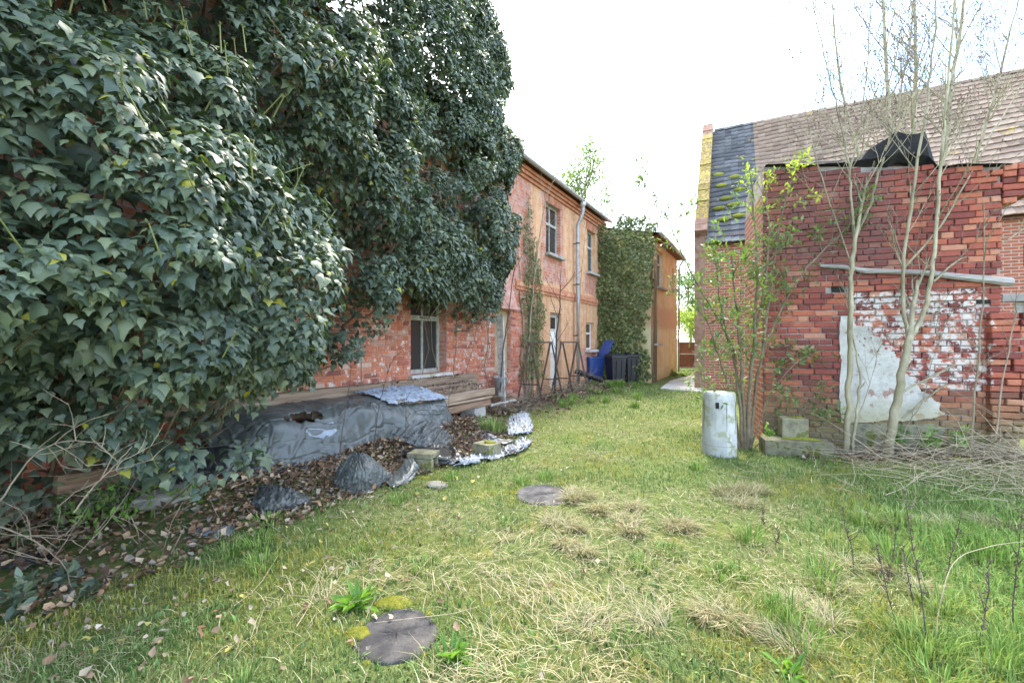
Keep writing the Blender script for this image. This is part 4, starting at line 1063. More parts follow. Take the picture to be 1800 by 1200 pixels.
rows = [[gp(845, 765, .06), gp(860, 762, .08), gp(880, 772, .05), gp(900, 772, .04)], [gp(845, 775, .03), gp(862, 776, .05), gp(885, 780, .04), gp(902, 776, .02)]]
sheet('plastic_sheet', 'small pale plastic tongue behind the yellowish block', 'plastic sheet', rows, MAT['paletarp'], 26, 12, 0.014, 91, (5, 2), True, TG)
for (pl_, lab, sd) in (((340, 412, 924, 942), 'white plastic scrap lying on leaves before the dark tarpaulin', 5), ((98, 148, 1000, 1014), 'small white plastic scrap at the left lawn edge', 6)):
    a, b_, c, d = pl_
    rows = [[gp(a, (c + d) / 2, .02), gp((a + b_) / 2, c, .04), gp(b_, c, .03)], [gp(a + 4, d, .01), gp((a + b_) / 2, d + 3, .02), gp(b_, d - 2, .01)]]
    sheet('plastic_scrap', lab, 'plastic scrap', rows, MAT['paletarp'], 24, 12, 0.012, sd, (5, 2), True)
rows = [[gp(0, 985, .05), gp(50, 975, .08), gp(100, 968, .05)], [gp(5, 1000, .02), gp(55, 995, .05), gp(105, 985, .02)]]
sheet('plastic_sheet', 'black plastic rag under the ivy at the left lawn edge', 'plastic sheet', rows, MAT['blacktarp'], 24, 12, 0.02, 7, (5, 2), True)

# bins
def bin_(label, px, py, rz, w, d, h, mat, lid_open=0.0, group='wheeled bins', dist=None):
    p = ground_pt(px, py)
    t = thing('wheeled_bin', label, 'bin', tuple(p), rz, group)
    mb = MB(); b0, b1 = 0.78, 1.0
    lev = [(0.06, b0), (0.5 * h, 0.89), (h - 0.06, b1), (h - 0.06, b1 + .07), (h, b1 + .07)]
    vs = []
    for z, s_ in lev: vs += [(-w / 2 * s_, -d / 2 * s_, z), (w / 2 * s_, -d / 2 * s_, z), (w / 2 * s_, d / 2 * s_, z), (-w / 2 * s_, d / 2 * s_, z)]
    fs = [(3, 2, 1, 0)] + [(k * 4 + q, k * 4 + (q + 1) % 4, k * 4 + 4 + (q + 1) % 4, k * 4 + 4 + q) for k in range(4) for q in range(4)]
    mb.add(vs, fs); bevel(obj('body', mb.mesh('body'), mat, t), 0.02)
    for s_ in (-.18, .18):
        rb = MB(); rb.bar((s_ * w, -d / 2 * .80 - .004, 0.12), (s_ * w, -d / 2 * .97 - .006, h - .14), 0.035, 0.02); obj('rib', rb.mesh('rib'), mat, t)
    lm = MB(); ww, dd = w * 1.1, d * 1.12
    lm.add([(-ww / 2, -dd, 0), (ww / 2, -dd, 0), (ww / 2, 0, 0), (-ww / 2, 0, 0), (-ww / 2 * .8, -dd * .85, .06), (ww / 2 * .8, -dd * .85, .06), (ww / 2 * .8, -dd * .12, .07), (-ww / 2 * .8, -dd * .12, .07)],
           [(3, 2, 1, 0), (4, 5, 6, 7), (0, 1, 5, 4), (1, 2, 6, 5), (2, 3, 7, 6), (3, 0, 4, 7)])
    bevel(obj('lid', lm.mesh('lid'), mat, t, (0, dd / 2, h + .005), (-lid_open, 0, 0)), 0.012)
    hb = MB(); hb.tube([(-w * .4, d / 2 * 1.2, h - .05), (w * .4, d / 2 * 1.2, h - .05)], 0.018, 8); obj('handle', hb.mesh('handle'), mat, t)
    for s_ in (-1, 1):
        wm_ = MB(); wm_.lathe([(0.03, -.025), (0.10, -.025), (0.10, .025), (0.03, .025)], 16); obj('wheel', wm_.mesh('wheel', False), MAT['blackbin'], t, (s_ * w * .42, d / 2 * .85, 0.10), (0, R(90), 0))
    return t
bin_('blue plastic wheeled bin with its lid propped open', 1043, 675, R(-70), 0.50, 0.56, 0.90, MAT['bluebin'], R(118))
bin_('left one of the two closed dark wheeled bins by the ivy wall', 1082, 678, R(14), 0.50, 0.52, 0.95, MAT['blackbin'])
bin_('right one of the two closed dark wheeled bins by the ivy wall', 1109, 674, R(10), 0.50, 0.52, 0.97, MAT['blackbin'])
# black drain pipe leaning
mb = MB(); a, b_ = G(1062, 672, .12), G(1018, 652, .62) * 1.0
a = P(1058, 668, 12.6); b_ = P(1012, 652, 12.9); mid = (a + b_) / 2
k = [a + (b_ - a) * q - mid for q in np.linspace(0, 1, 24)]
mb.tube([tuple(q) for q in k], [0.085 if i % 2 else 0.075 for i in range(24)], 12)
tag(obj('drain_pipe', mb.mesh('drain_pipe'), MAT['blackbin'], None, tuple(mid)), 'ribbed black drain pipe leaning in front of the blue bin', 'pipe')
# trestles
def trestle(label, A, B):
    base = (np.array(A) + np.array(B)) / 2; t = thing('trestle', label, 'trestle', (base[0], base[1], 0), 0, 'rusty trestles by the house wall')
    A = np.array(A) - base; B = np.array(B) - base; d = (B - A) / np.linalg.norm(B - A); s_ = np.array([-d[1], d[0]]) * -1; H = 1.40
    s_ = np.array([0.96, -0.28])
    mb = MB(); mb.bar((*(A - d * .08), H), (*(B + d * .08), H), 0.05, 0.04, j=.004); obj('top_bar', mb.mesh('top_bar'), MAT['rust'], t)
    for e in (A, B):
        for q in (-1, 1):
            lg = MB(); f = e + s_ * q * 0.30; lg.bar((*(e + s_ * q * 0.02), H - .02), (*f, gh(f[0] + base[0], f[1] + base[1])), 0.045, 0.04, j=.004); obj('leg', lg.mesh('leg'), MAT['rust'], t)
        lg = MB(); z = 0.45; lg.bar((*(e - s_ * 0.22), z), (*(e + s_ * 0.22), z), 0.03, 0.03); obj('cross_bar', lg.mesh('cross_bar'), MAT['rust'], t)
    return t
trestle('rusty A-frame trestle nearest the timber stack', (0.40, 9.75), (1.0, 11.1))
trestle('second rusty A-frame trestle, next to the blue bin', (1.32, 11.4), (1.85, 12.2))
# bucket and board by the niche
p = hw(2.75, 0.25, 0); bu = thing('bucket', 'dented grey metal bucket standing by the plastered niche', 'bucket', (p[0], p[1], 0.0))
mb = MB(); mb.lathe([(0.11, 0.3), (0.16, 0.66), (0.165, 0.67), (0.15, 0.66), (0.10, 0.31), (0.01, 0.31)], 18); obj('body', mb.mesh('body', True), MAT['zinc'], bu)
mb = MB(); mb.tube([(0.16 * math.cos(q), 0.02, 0.66 + 0.13 * math.sin(q)) for q in np.linspace(0, math.pi, 9)], 0.006, 6); obj('handle', mb.mesh('handle'), MAT['rust'], bu)
mb = MB(); mb.box(-.2, .2, -.18, .18, 0.0, 0.295, .01)
tag(bevel(obj('crate', mb.mesh('crate'), MAT['timber2'], None, (p[0], p[1], gh(p[0], p[1]) - .01), (0, 0, h_rz)), .01), 'old brown wooden box under the grey bucket', 'box')
mb = MB(); a, b_ = hw(2.55, 0.42, .05), hw(3.05, 0.06, 2.0); c = (a + b_) / 2; mb.bar(tuple(a - c), tuple(b_ - c), 0.16, 0.03, up=(HD[0], HD[1], 0), j=.004)
tag(obj('board', mb.mesh('board'), MAT['paintwood'], None, tuple(c)), 'pale narrow board leaning in the plastered niche', 'board')
# gate
gL, gR_ = G(1191, 650), G(1262, 650); gp_ = (gL + gR_) / 2
gate = thing('yard_gate', 'brown panelled yard gate with grey metal frame at the far end', 'gate', (gL[0], gL[1], 0), math.atan2(gR_[1] - gL[1], gR_[0] - gL[0]))
GW = np.linalg.norm(gR_ - gL)
for x in (0.03, GW * .62, GW):
    mb = MB(); mb.box(x - .04, x + .04, -.04, .04, -.1, 1.55); obj('post', mb.mesh('post'), MAT['zinc'], gate)
for z in (0.12, 0.80, 1.38):
    mb = MB(); mb.box(0.07, GW - .04, -.045, -.012, z - .025, z + .025); obj('rail', mb.mesh('rail'), MAT['zinc'], gate)
for k in range(14):
    mb = MB(); w = (GW - .14) / 14; mb.box(.07 + k * w + .004, .07 + (k + 1) * w - .004, -.01, .015, .08, 1.40 - 0.0); obj('panel', mb.mesh('panel'), MAT['gate'], gate)
# ================================================================== LEAVES
IVY_V = np.array([(0, 0, 0), (-.30, -.02, -.02), (-.48, .27, -.06), (-.25, .50, -.03), (0, 1.0, -.14), (.25, .50, -.03), (.48, .27, -.06), (.30, -.02, -.02), (0, .38, .07)], float)
IVY_F = np.array([(8, i, (i + 1) % 8) for i in range(8)])[:, ::-1]
LAN_V = np.array([(0, 0, 0), (-.20, .35, .03), (-.13, .72, .0), (0, 1.0, -.06), (.13, .72, .0), (.20, .35, .03), (0, .5, -.03)], float)
LAN_F = np.array([(6, i, (i + 1) % 6) for i in range(6)])[:, ::-1]
def unit(v): return v / (np.linalg.norm(v, axis=-1, keepdims=True) + 1e-9)
def leaf_arrays(pos, tip, nrm, size, T, TF, flat=None):
    tip = unit(tip); nrm = unit(nrm - tip * (nrm * tip).sum(-1, keepdims=True)); sd = np.cross(tip, nrm)
    n, k = len(pos), len(T)
    V = pos[:, None, :] + size[:, None, None] * (T[None, :, 0:1] * sd[:, None, :] + T[None, :, 1:2] * tip[:, None, :] + T[None, :, 2:3] * nrm[:, None, :])
    Fc = (TF[None] + (np.arange(n) * k)[:, None, None]).reshape(-1, 3)
    return V.reshape(-1, 3), Fc
def leaf_obj(name, pos, tip, nrm, size, mat, parent, T=IVY_V, TF=IVY_F, off=(0, 0, 0), kind='stuff'):
    V, Fc = leaf_arrays(pos, tip, nrm, size, T, TF)
    return obj(name, mesh_np(name, V - np.array(off), Fc), mat, parent, kind=kind)
def rnd3(n): return rng.normal(size=(n, 3))

# ================================================================== BIG IVY
def ivyD(t, z):
    b = np.interp(t, [-9, -5, -4.2, -2.5, -1, 0, 1.4, 2.6, 3.3], [2.9, 2.45, 2.25, 1.75, 1.30, 1.08, 0.92, 0.75, 0.50])
    zb = ivy_zbot(t)
    lo = np.clip((z - zb) / 0.9, 0, 1); prof = 0.74 + 0.26 * lo
    top = np.clip((z - 6.6) / 2.6, 0, 1); prof = prof * (1 - 0.75 * top ** 1.5)
    cl = (fbm(t * 0.95 + 3.1, z * 1.15, 21, 3) - 0.5) * 1.6 + (fbm(t * 2.6, z * 2.6 + 7, 23, 2) - 0.5) * 0.7
    bush = .55 * np.exp(-((t + 3.95) / .6) ** 2 - ((z - 2.25) / .65) ** 2) + .40 * np.exp(-((t + 2.75) / .55) ** 2 - ((z - 1.7) / .55) ** 2) + .3 * np.exp(-((t + 1.3) / .5) ** 2 - ((z - 2.9) / .6) ** 2) + .3 * np.exp(-((t - .6) / .5) ** 2 - ((z - 4.2) / .8) ** 2)
    return (b * prof * (1 + 0.42 * cl) + bush) * (1 - .38 * ivy_hollow(t, z))
def ivy_zbot(t):
    return np.interp(t, [-10, -5, -4.3, -3.9, -3.5, -3.25, -3.0, -2.6, -2.2, -1.5, -1.15, -.8, -.3, .2, .7, 1.4, 2.2, 2.8, 3.2, 3.4],
                     [.8, .8, .80, .58, .42, .40, .72, .85, 1.15, 1.22, 1.65, 2.25, 2.0, 2.02, 2.1, 1.9, 1.95, 2.5, 3.2, 3.6])
def ivy_tmax(z):
    return np.interp(z, [1.5, 2.0, 2.8, 4.0, 5.0, 5.6, 6.1, 6.9, 7.9, 8.8, 9.6], [2.4, 2.5, 2.9, 3.15, 3.1, 3.75, 3.4, 2.5, 1.9, 0.8, -1.0])
ivy = thing('ivy', 'huge dark green ivy bulging over the near end of the brick house', 'ivy', (H0[0], H0[1], 0), 0)
HOLES = [(-3.05, 3.15, .30, .26), (-2.5, 2.85, .34, .24), (-3.5, 3.55, .3, .25), (-4.2, 3.5, .35, .2), (-1.7, 3.75, .25, .4), (-1.0, 2.65, .25, .2), (-.2, 3.3, .2, .3), (1.3, 2.9, .3, .3), (.2, 5.0, .2, .3)]
def ivy_hollow(t, z):
    h = np.zeros_like(t)
    for a, b_, c, d in HOLES: h = np.maximum(h, np.clip(1.35 - np.sqrt(((t - a) / c) ** 2 + ((z - b_) / d) ** 2), 0, 1))
    n = fbm(t * 1.15 + 11, z * 1.15 + 4, 31, 3)
    return np.maximum(np.clip(h, 0, 1), np.clip((0.44 - n) * 9, 0, 1))
N3 = np.r_[HN, 0.0]; D3 = np.r_[HD, 0.0]; UP = np.array([0, 0, 1.0])
allp, allt, alln, alls = [], [], [], []
def ivy_layer(ns, per, depth, spread, keep_h, size, low=0.0, zlim=9.8):
    t = rng.uniform(-7.6, 3.9, ns); z = rng.uniform(0.15, zlim, ns)  # ivy beyond the left frame edge is added to block light from there
    wob = (fbm(t * 2.0, z * 2.0, 41, 3) - .5)
    ok = (z > ivy_zbot(t) - low * (t < -2.9) + wob * .5) & (t < ivy_tmax(z) + wob * 0.8)
    t, z = t[ok], z[ok]
    hol = ivy_hollow(t, z); ok = rng.random(len(t)) > hol * keep_h; t, z, hol = t[ok], z[ok], hol[ok]
    D = ivyD(t, z); edge = np.clip((ivy_tmax(z) - t) / 0.7, 0, 1); D = D * (0.25 + 0.75 * np.sqrt(edge)) * depth
    c = hw(t, D, z)
    # outward normal of the mass from finite differences
    e = 0.12; dt = (ivyD(t + e, z) - ivyD(t - e, z)) / (2 * e); dz = (ivyD(t, z + e) - ivyD(t, z - e)) / (2 * e)
    nr = unit(N3[None] - D3[None] * np.clip(dt, -1.2, 1.2)[:, None] - UP[None] * np.clip(dz, -1.2, 1.2)[:, None] + D3[None] * ((1 - edge) * 1.2)[:, None])
    k = len(t)
    stem = unit(nr * 0.9 + UP * 0.35 + rnd3(k) * 0.35)
    for j in range(per):
        s_ = (j + 0.5) / per
        lat = unit(np.cross(stem, rnd3(k)))
        p = c + stem * (spread * (s_ - 0.6) * 1.3)[..., None] if np.ndim(spread) else c + stem * (spread * (s_ - 0.6) * 1.3)
        p = p + lat * spread * (0.25 + 0.75 * rng.random((k, 1))) * (1.05 - 0.6 * s_)
        tip = unit(lat * 0.75 + stem * 0.25 - UP * 0.85 + rnd3(k) * 0.25)
        nm = unit(nr * 0.75 + UP * 0.75 + lat * 0.3 + rnd3(k) * 0.28)
        allp.append(p); allt.append(tip); alln.append(nm); alls.append(size * np.exp(rng.normal(size=k) * .28))
    return c, stem, nr
c_out, st_out, nr_out = ivy_layer(15500, 15, 1.0, 0.108, 0.97, 0.053)
ivy_layer(5200, 9, 0.80, 0.15, 0.95, 0.070)
ivy_layer(3400, 8, 0.50, 0.22, 0.6, 0.09)
ivy_layer(2400, 8, 0.22, 0.22, 0.0, 0.10, low=.55)  # deep leaves reaching lower at left, added to darken the hollow
ap, at_, an, as_ = map(np.concatenate, (allp, allt, alln, alls))
dist = np.linalg.norm(ap - np.array([0, 0, EYE]), axis=1)
ok = (dist > 1.15) & ~((ap[:, 1] < 1.0) & (ap[:, 0] > -1.6))
ap, at_, an, as_, dist = ap[ok], at_[ok], an[ok], as_[ok], dist[ok]
px = 900 + F * ap[:, 0] / np.maximum(ap[:, 1], .3); py = 600 - F * (ap[:, 2] - EYE) / np.maximum(ap[:, 1], .3)
inview = (ap[:, 1] > .5) & (px > 0) & (px < 900) & (py > 0) & (py < 850)
order = np.argsort(np.where(inview, dist, 99))
big = order[:300]; rest = order[300:]
hoff = (H0[0], H0[1], 0)
def single_leaf(T, TF, mat):
    m = bpy.data.meshes.new('leaf'); m.from_pydata([tuple(v) for v in T], [], [tuple(f) for f in TF]); m.materials.append(mat); m.update(); return m
ivm = single_leaf(IVY_V, IVY_F, MAT['ivy'])
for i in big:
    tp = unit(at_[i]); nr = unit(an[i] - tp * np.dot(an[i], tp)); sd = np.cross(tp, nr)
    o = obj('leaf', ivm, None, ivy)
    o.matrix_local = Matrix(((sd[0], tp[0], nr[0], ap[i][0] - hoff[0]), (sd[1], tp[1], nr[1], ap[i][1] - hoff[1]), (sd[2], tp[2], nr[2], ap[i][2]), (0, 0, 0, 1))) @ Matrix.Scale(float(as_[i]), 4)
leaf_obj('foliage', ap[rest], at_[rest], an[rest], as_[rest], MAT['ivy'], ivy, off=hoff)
# ivy stems: from wall outwards, plus thick climbers on the wall
sm = MB()
idx = rng.choice(len(c_out), 420, replace=False)
for i in idx:
    e = c_out[i]; t, n = to_house(e[0], e[1]); b0 = hw(t + rng.normal() * .25, max(0.1, n * 0.25), max(0.3, e[2] - 0.35 * n + rng.normal() * .2))
    mid = (e + b0) / 2 + np.array([0, 0, -0.10]) + rng.normal(size=3) * .08
    sm.tube([tuple(b0), tuple(mid), tuple(e + st_out[i] * .05)], [0.014, 0.009, 0.004], 4, False)
for k in range(34):
    t = rng.uniform(-5.2, -1.9) if k < 26 else rng.uniform(-1.6, 2.8); pts = []
    z = -0.05
    while z < 5.2:
        pts.append(tuple(hw(t, 0.05 + 0.06 * rng.random() + 0.1 * (z > 1), z))); t += rng.normal() * .13; z += 0.45
    r0 = rng.uniform(.012, .04) if k < 26 else rng.uniform(.005, .011)
    sm.tube(pts, list(np.linspace(r0, r0 * .4, len(pts))), 6, False)
obj('stem', sm.mesh('stem', True, (H0[0], H0[1], 0)), MAT['bark2'], ivy, kind='stuff')
# pale flower stalks sticking up from the shoots
fs_ = MB()
for i in rng.choice(len(c_out), 500, replace=False):
    e = c_out[i] + nr_out[i] * .08; d = unit(UP * .9 + nr_out[i] * .5 + rng.normal(size=3) * .3)
    fs_.tube([tuple(e), tuple(e + d * .10), tuple(e + d * .17)], [.004, .0035, .003], 4, False)
    q = e + d * .17
    for _ in range(5):
        w = unit(d + rng.normal(size=3) * .8); fs_.tube([tuple(q), tuple(q + w * .018)], [.0012, .003], 3, False)
MAT['ivystalk'] = simple('ivy_flower_stalk', [(0.3, (0.14, 0.17, 0.05)), (0.7, (0.28, 0.29, 0.11))], 9, 0.7, 0.0)
obj('flower_stalks', fs_.mesh('flower_stalks', False, (H0[0], H0[1], 0)), MAT['ivystalk'], ivy, kind='stuff')

# ------------------------------------------------------------------ flat ivies on walls
def wall_ivy(label, base, dvec, nvec, area, n, size, mat, thick, name='climbing_ivy'):
    """area(u,z)->probability in wall coordinates; base point, along and outward unit vectors"""
    t_ = thing(name, label, 'ivy', (base[0], base[1], 0), 0, 'ivies climbing the far walls')
    u0, u1, z0, z1 = area[0]
    u = rng.uniform(u0, u1, n); z = rng.uniform(z0, z1, n); ok = rng.random(n) < area[1](u, z); u, z = u[ok], z[ok]; k = len(u)
    d = thick * (0.25 + 0.9 * fbm(u * 1.8, z * 1.8, 57, 3)) * rng.uniform(.55, 1.1, k)
    dv, nv = np.r_[dvec, 0], np.r_[nvec, 0]
    p = np.r_[base, 0][None] + dv * u[:, None] + nv * d[:, None] + UP * z[:, None]
    tip = unit(-UP * 0.9 + rnd3(k) * .45 + nv * .25); nm = unit(nv * .9 + UP * .45 + rnd3(k) * .3)
    leaf_obj('foliage', p, tip, nm, size * rng.uniform(.6, 1.3, k), mat, t_, off=(base[0], base[1], 0))
    sm = MB()
    for _ in range(9):
        uu = rng.uniform(u0 + (u1 - u0) * .25, u1 - (u1 - u0) * .25); pts = []
        for zz in np.linspace(0, z1 * .8, 9):
            pts.append(tuple(dv * uu + nv * 0.03 + UP * zz)); uu += rng.normal() * (u1 - u0) * .05
        sm.tube(pts, list(np.linspace(.02, .006, 9)), 5, False)
    obj('stem', sm.mesh('stem', True), MAT['bark2'], t_)
    return t_
def strand(u, z):
    w = np.interp(z, [0.6, 1.6, 2.4, 3.2, 4.2, 5.0], [.55, .55, .60, .42, .22, .04]); c = np.interp(z, [0.6, 2.0, 3.0, 4.0, 5.0], [.60, .62, .58, .42, .34])
    e = np.abs(u - c + (fbm(u * 0 + 1.5, z * 2.2, 61) - .5) * .35) / w + (fbm(u * 4, z * 4, 63) - .5) * 1.4
    return np.where(e < 1, .95, 0)
wall_ivy('thin dull ivy strand climbing between the niche and the upper window', hw(4.0, 0, 0)[:2], HD, HN, ((-0.3, 1.6, 0.5, 5.0), strand), 5200, 0.055, MAT['ivy_far'], 0.14)
ret_u = 1.72
def blk(u, z):
    top = 5.7 - 1.3 * (fbm(u * 2.5, z * 0, 71) - .5); e = fbm(u * 3, z * 3, 73)
    side = (u > -0.35 + 1.1 * (e - .5)) & (u < ret_u + 0.12 - 0.15 * (z < 2.9) + .8 * (e - .5))
    return np.where((z < top) & side & (e > 0.27), 0.95, 0)
CR = hw(10.05, 0, 0)[:2]
wall_ivy('thick yellow green ivy column covering the corner between the two houses', CR - HD * 0.25, HN, -HD, ((-0.7, 2.4, 0.15, 5.9), blk), 15000, 0.085, MAT['ivy_far'], 0.42)
def front(u, z):
    e = fbm(u * 3, z * 3, 79); return np.where((u < .12 + .5 * (e - .5)) & (z > 3.0 + (e - .5)) & (e > .3), .9, 0)
wall_ivy('edge of ivy creeping round the corner onto the ochre wall', WC, HD, HN, ((-0.2, 1.1, 1.6, 5.4), front), 2600, 0.085, MAT['ivy_far'], 0.10)

# ================================================================== TREES
def grow(mb, p, d, L, r, depth, tips, up=0.25, spread=0.55, nb=(2, 4), seg=4, wob=0.12, shrink=0.62, ring=6):
    pts, rad = [p.copy()], [r]; q = p.copy(); dd = d.copy()
    for i in range(seg):
        dd = unit(dd + rng.normal(size=3) * wob + UP * up * 0.25); q = q + dd * L / seg; pts.append(q.copy()); rad.append(r * (1 - 0.55 * (i + 1) / seg))
    mb.tube([tuple(a) for a in pts], rad, ring if r > .012 else 4, False)
    if depth == 0: tips.append((q, dd)); tips.append((pts[-2], dd)); return
    for k in range(rng.integers(*nb) + 1):
        s_ = rng.uniform(.25, .95); i = int(s_ * seg); b0 = pts[i] + (pts[min(i + 1, seg)] - pts[i]) * (s_ * seg - i)
        lat = unit(np.cross(dd, rng.normal(size=3))); nd = unit(dd * (1 - spread) + lat * spread + UP * up)
        grow(mb, b0, nd, L * shrink * rng.uniform(.7, 1.15), max(rad[i] * .55, .0025), depth - 1, tips, up, spread, nb, max(3, seg - 1), wob, shrink, ring)
    tips.append((q, dd))
def path_tube(mb, pts, r0, r1, ring=8):
    g = crom(np.array(pts), len(pts) * 4); g[1:-1] += rng.normal(size=g[1:-1].shape) * min(.006, r0 * .35)
    mb.tube([tuple(a) for a in g], list(np.linspace(r0, r1, len(g))), ring, False); return g
def buds(t, tips, off, mat, size=.014, n=1):
    mb = MB()
    for q, d in tips:
        for _ in range(n):
            e = q + rng.normal(size=3) * .03 * (n > 1); mb.tube([tuple(e), tuple(e + d * size), tuple(e + d * size * 2.2)], [size * .25, size * .5, size * .08], 4, False)
    obj('buds', mb.mesh('buds', False, off), mat, t, kind='stuff')
def young_tree(label, stems, Yb, name='young_tree', mat=None, side=(6, 0.9), rs=(.05, .012), group='slender bare young trees at the shed', depthdrift=0.0):
    b0 = P(stems[0][0][0], stems[0][0][1], Yb); off = (b0[0], b0[1], gh(b0[0], b0[1]) - .03)
    t = thing(name, label, 'tree', off, 0, group); tips = []; br = MB()
    for k, st in enumerate(stems):
        r0, r1, n_side = st[-1]; pts = [P(x, y, Yb + depthdrift * i * (-1) ** k + (0.03 * k)) for i, (x, y) in enumerate(st[:-1])]
        if st[0][1] > 760: pts[0][2] = gh(pts[0][0], pts[0][1]) - .03
        tm = MB(); g = path_tube(tm, pts, r0, r1); me = tm.mesh('trunk', True, off)
        if r0 > .017: obj('trunk', me, mat or MAT['bark'], t)
        else:
            bpy.data.meshes.remove(me); br.tube([tuple(a) for a in g], list(np.linspace(r0, r1, len(g))), 6, False)
        for _ in range(int(n_side * (2.2 if Yb > 7 else 1.6))):
            i = rng.integers(int(len(g) * .3), len(g) - 1); d = unit(g[min(i + 1, len(g) - 1)] - g[i - 1]); lat = unit(np.cross(d, rng.normal(size=3)))
            s_ = i / len(g); r_ = (r0 + (r1 - r0) * s_) * .5
            grow(br, g[i], unit(d * .5 + lat * .6 + UP * .35), rng.uniform(.45, side[1]), max(r_ * .75, .004), (3 if r0 > .033 else 2) if r0 > .015 else 1, tips, .3, .5, (1, 3), 4, .09, .6)
        d = unit(g[-1] - g[-3]); grow(br, g[-1], d, .7, r1, 2, tips, .35, .45, (2, 3), 4, .08, .7)
    obj('branches', br.mesh('branches', True, off), mat or MAT['bark'], t)
    buds(t, tips, off, MAT['bud'])
    return t
young_tree('slender bare tree with a forked pale trunk before the white plaster patch',
    [[(1558, 806), (1566, 760), (1578, 700), (1592, 625), (1600, 590), (.050, .034, 0)],
     [(1598, 594), (1590, 555), (1588, 475), (1600, 380), (1612, 285), (1630, 170), (1642, 60), (1650, -60), (.022, .008, 9)],
     [(1600, 592), (1622, 555), (1638, 480), (1645, 400), (1652, 300), (1660, 200), (1672, 80), (1682, -60), (.027, .009, 10)],
     [(1590, 470), (1650, 400), (1700, 318), (1750, 225), (1800, 145), (.014, .006, 5)],
     [(1640, 495), (1690, 455), (1740, 440), (1800, 402), (.013, .006, 3)],
     [(1584, 690), (1640, 660), (1700, 630), (1760, 600), (1830, 560), (.014, .007, 2)],
     [(1586, 735), (1640, 690), (1700, 655), (1780, 620), (.012, .006, 2)],
     [(1572, 770), (1600, 740), (1620, 710), (1632, 660), (.008, .004, 1)]], 5.10)
young_tree('slender bare tree with two thin grey stems at the left edge of the plaster patch',
    [[(1487, 788), (1491, 720), (1494, 640), (1495, 560), (1497, 480), (1503, 420), (.034, .022, 0)],
     [(1497, 786), (1506, 720), (1512, 665), (1503, 610), (.018, .009, 1)],
     [(1502, 425), (1496, 350), (1494, 300), (1480, 230), (1462, 150), (1440, 60), (.017, .007, 9)],
     [(1503, 420), (1530, 360), (1545, 300), (1565, 240), (1590, 130), (1606, 20), (.018, .007, 9)],
     [(1494, 300), (1512, 220), (1524, 120), (1530, 20), (.012, .006, 7)],
     [(1498, 470), (1450, 330), (1430, 260), (1415, 190), (.010, .005, 5)],
     [(1507, 690), (1540, 640), (1570, 590), (.007, .004, 1)]], 5.36)
young_tree('tall pale stemmed bare tree growing up behind the shed roof',
    [[(1590, 430), (1578, 330), (1566, 250), (1560, 160), (1555, 60), (1552, -60), (.050, .016, 12)],
     [(1600, 430), (1604, 330), (1606, 240), (1609, 150), (1610, 60), (1604, -60), (.050, .016, 12)],
     [(1615, 430), (1645, 330), (1665, 240), (1672, 150), (1690, 50), (1700, -60), (.052, .016, 12)],
     [(1620, 430), (1690, 330), (1730, 230), (1760, 120), (1790, 0), (.036, .010, 10)],
     [(1585, 430), (1530, 330), (1500, 240), (1478, 150), (1468, 60), (1462, -20), (.034, .010, 10)]], 7.5, side=(6, 1.3))
# trunk foot of the tree behind the shed reaches the ground
p = P(1600, 430, 7.5); tm = MB(); tm.tube([(p[0] + .02, p[1], -.05), (p[0], p[1], 1.0), (p[0], p[1], p[2] + .05)], [.13, .10, .07], 9)
root_t = [o for o in bpy.data.objects if o.get('label', '').startswith('tall pale stemmed')][0]
obj('trunk', tm.mesh('trunk', True, tuple(root_t.location)), MAT['bark'], root_t)

def leafy(tips, n, spread, size, mat, t, off, T=LAN_V, TF=LAN_F, name='crown', droop=.3):
    P_, T_, N_, S_ = [], [], [], []
    for q, d in tips:
        k = n; dd = unit(rng.normal(size=(k, 3)) * .8 + d * .7 - UP * droop * .3)
        P_.append(q + rng.normal(size=(k, 3)) * spread * .35); T_.append(dd); N_.append(unit(UP * .8 + rng.normal(size=(k, 3)) * .5)); S_.append(size * rng.uniform(.6, 1.3, k))
    leaf_obj(name, np.concatenate(P_), np.concatenate(T_), np.concatenate(N_), np.concatenate(S_), mat, t, T, TF, off)
# leafy shrub between bollard and shed
sb = P(1306, 782, 5.75); off = (sb[0], sb[1], gh(sb[0], sb[1]) - .03)
shrub = thing('leafy_shrub', 'tall many stemmed shrub in young green leaf between bollard and shed', 'shrub', off)
tipsA, tipsB = [], []; sm = MB()
paths = [([(1306, 780), (1300, 700), (1290, 620), (1262, 560), (1215, 480), (1180, 400), (1145, 330)], .022, .004, 8),
         ([(1310, 780), (1306, 690), (1300, 600), (1292, 520), (1284, 440)], .028, .006, 10),
         ([(1314, 780), (1318, 680), (1326, 590), (1330, 480), (1326, 380), (1318, 290)], .030, .005, 9),
         ([(1318, 780), (1328, 690), (1342, 600), (1356, 500), (1368, 410), (1392, 310), (1400, 290)], .024, .004, 9),
         ([(1302, 780), (1286, 700), (1262, 620), (1240, 560), (1200, 520)], .018, .004, 8),
         ([(1300, 780), (1275, 720), (1250, 680), (1225, 640)], .014, .004, 7),
         ([(1316, 780), (1336, 640), (1375, 540), (1420, 470), (1470, 420), (1500, 385)], .018, .004, 8),
         ([(1318, 780), (1350, 700), (1395, 640), (1430, 620)], .013, .004, 6),
         ([(1308, 780), (1296, 660), (1275, 580), (1262, 500), (1254, 440)], .020, .005, 9),
         ([(1320, 770), (1380, 740), (1440, 720), (1480, 735)], .010, .004, 6),
         ([(1312, 780), (1322, 620), (1344, 500), (1352, 400), (1345, 330)], .022, .005, 9)]
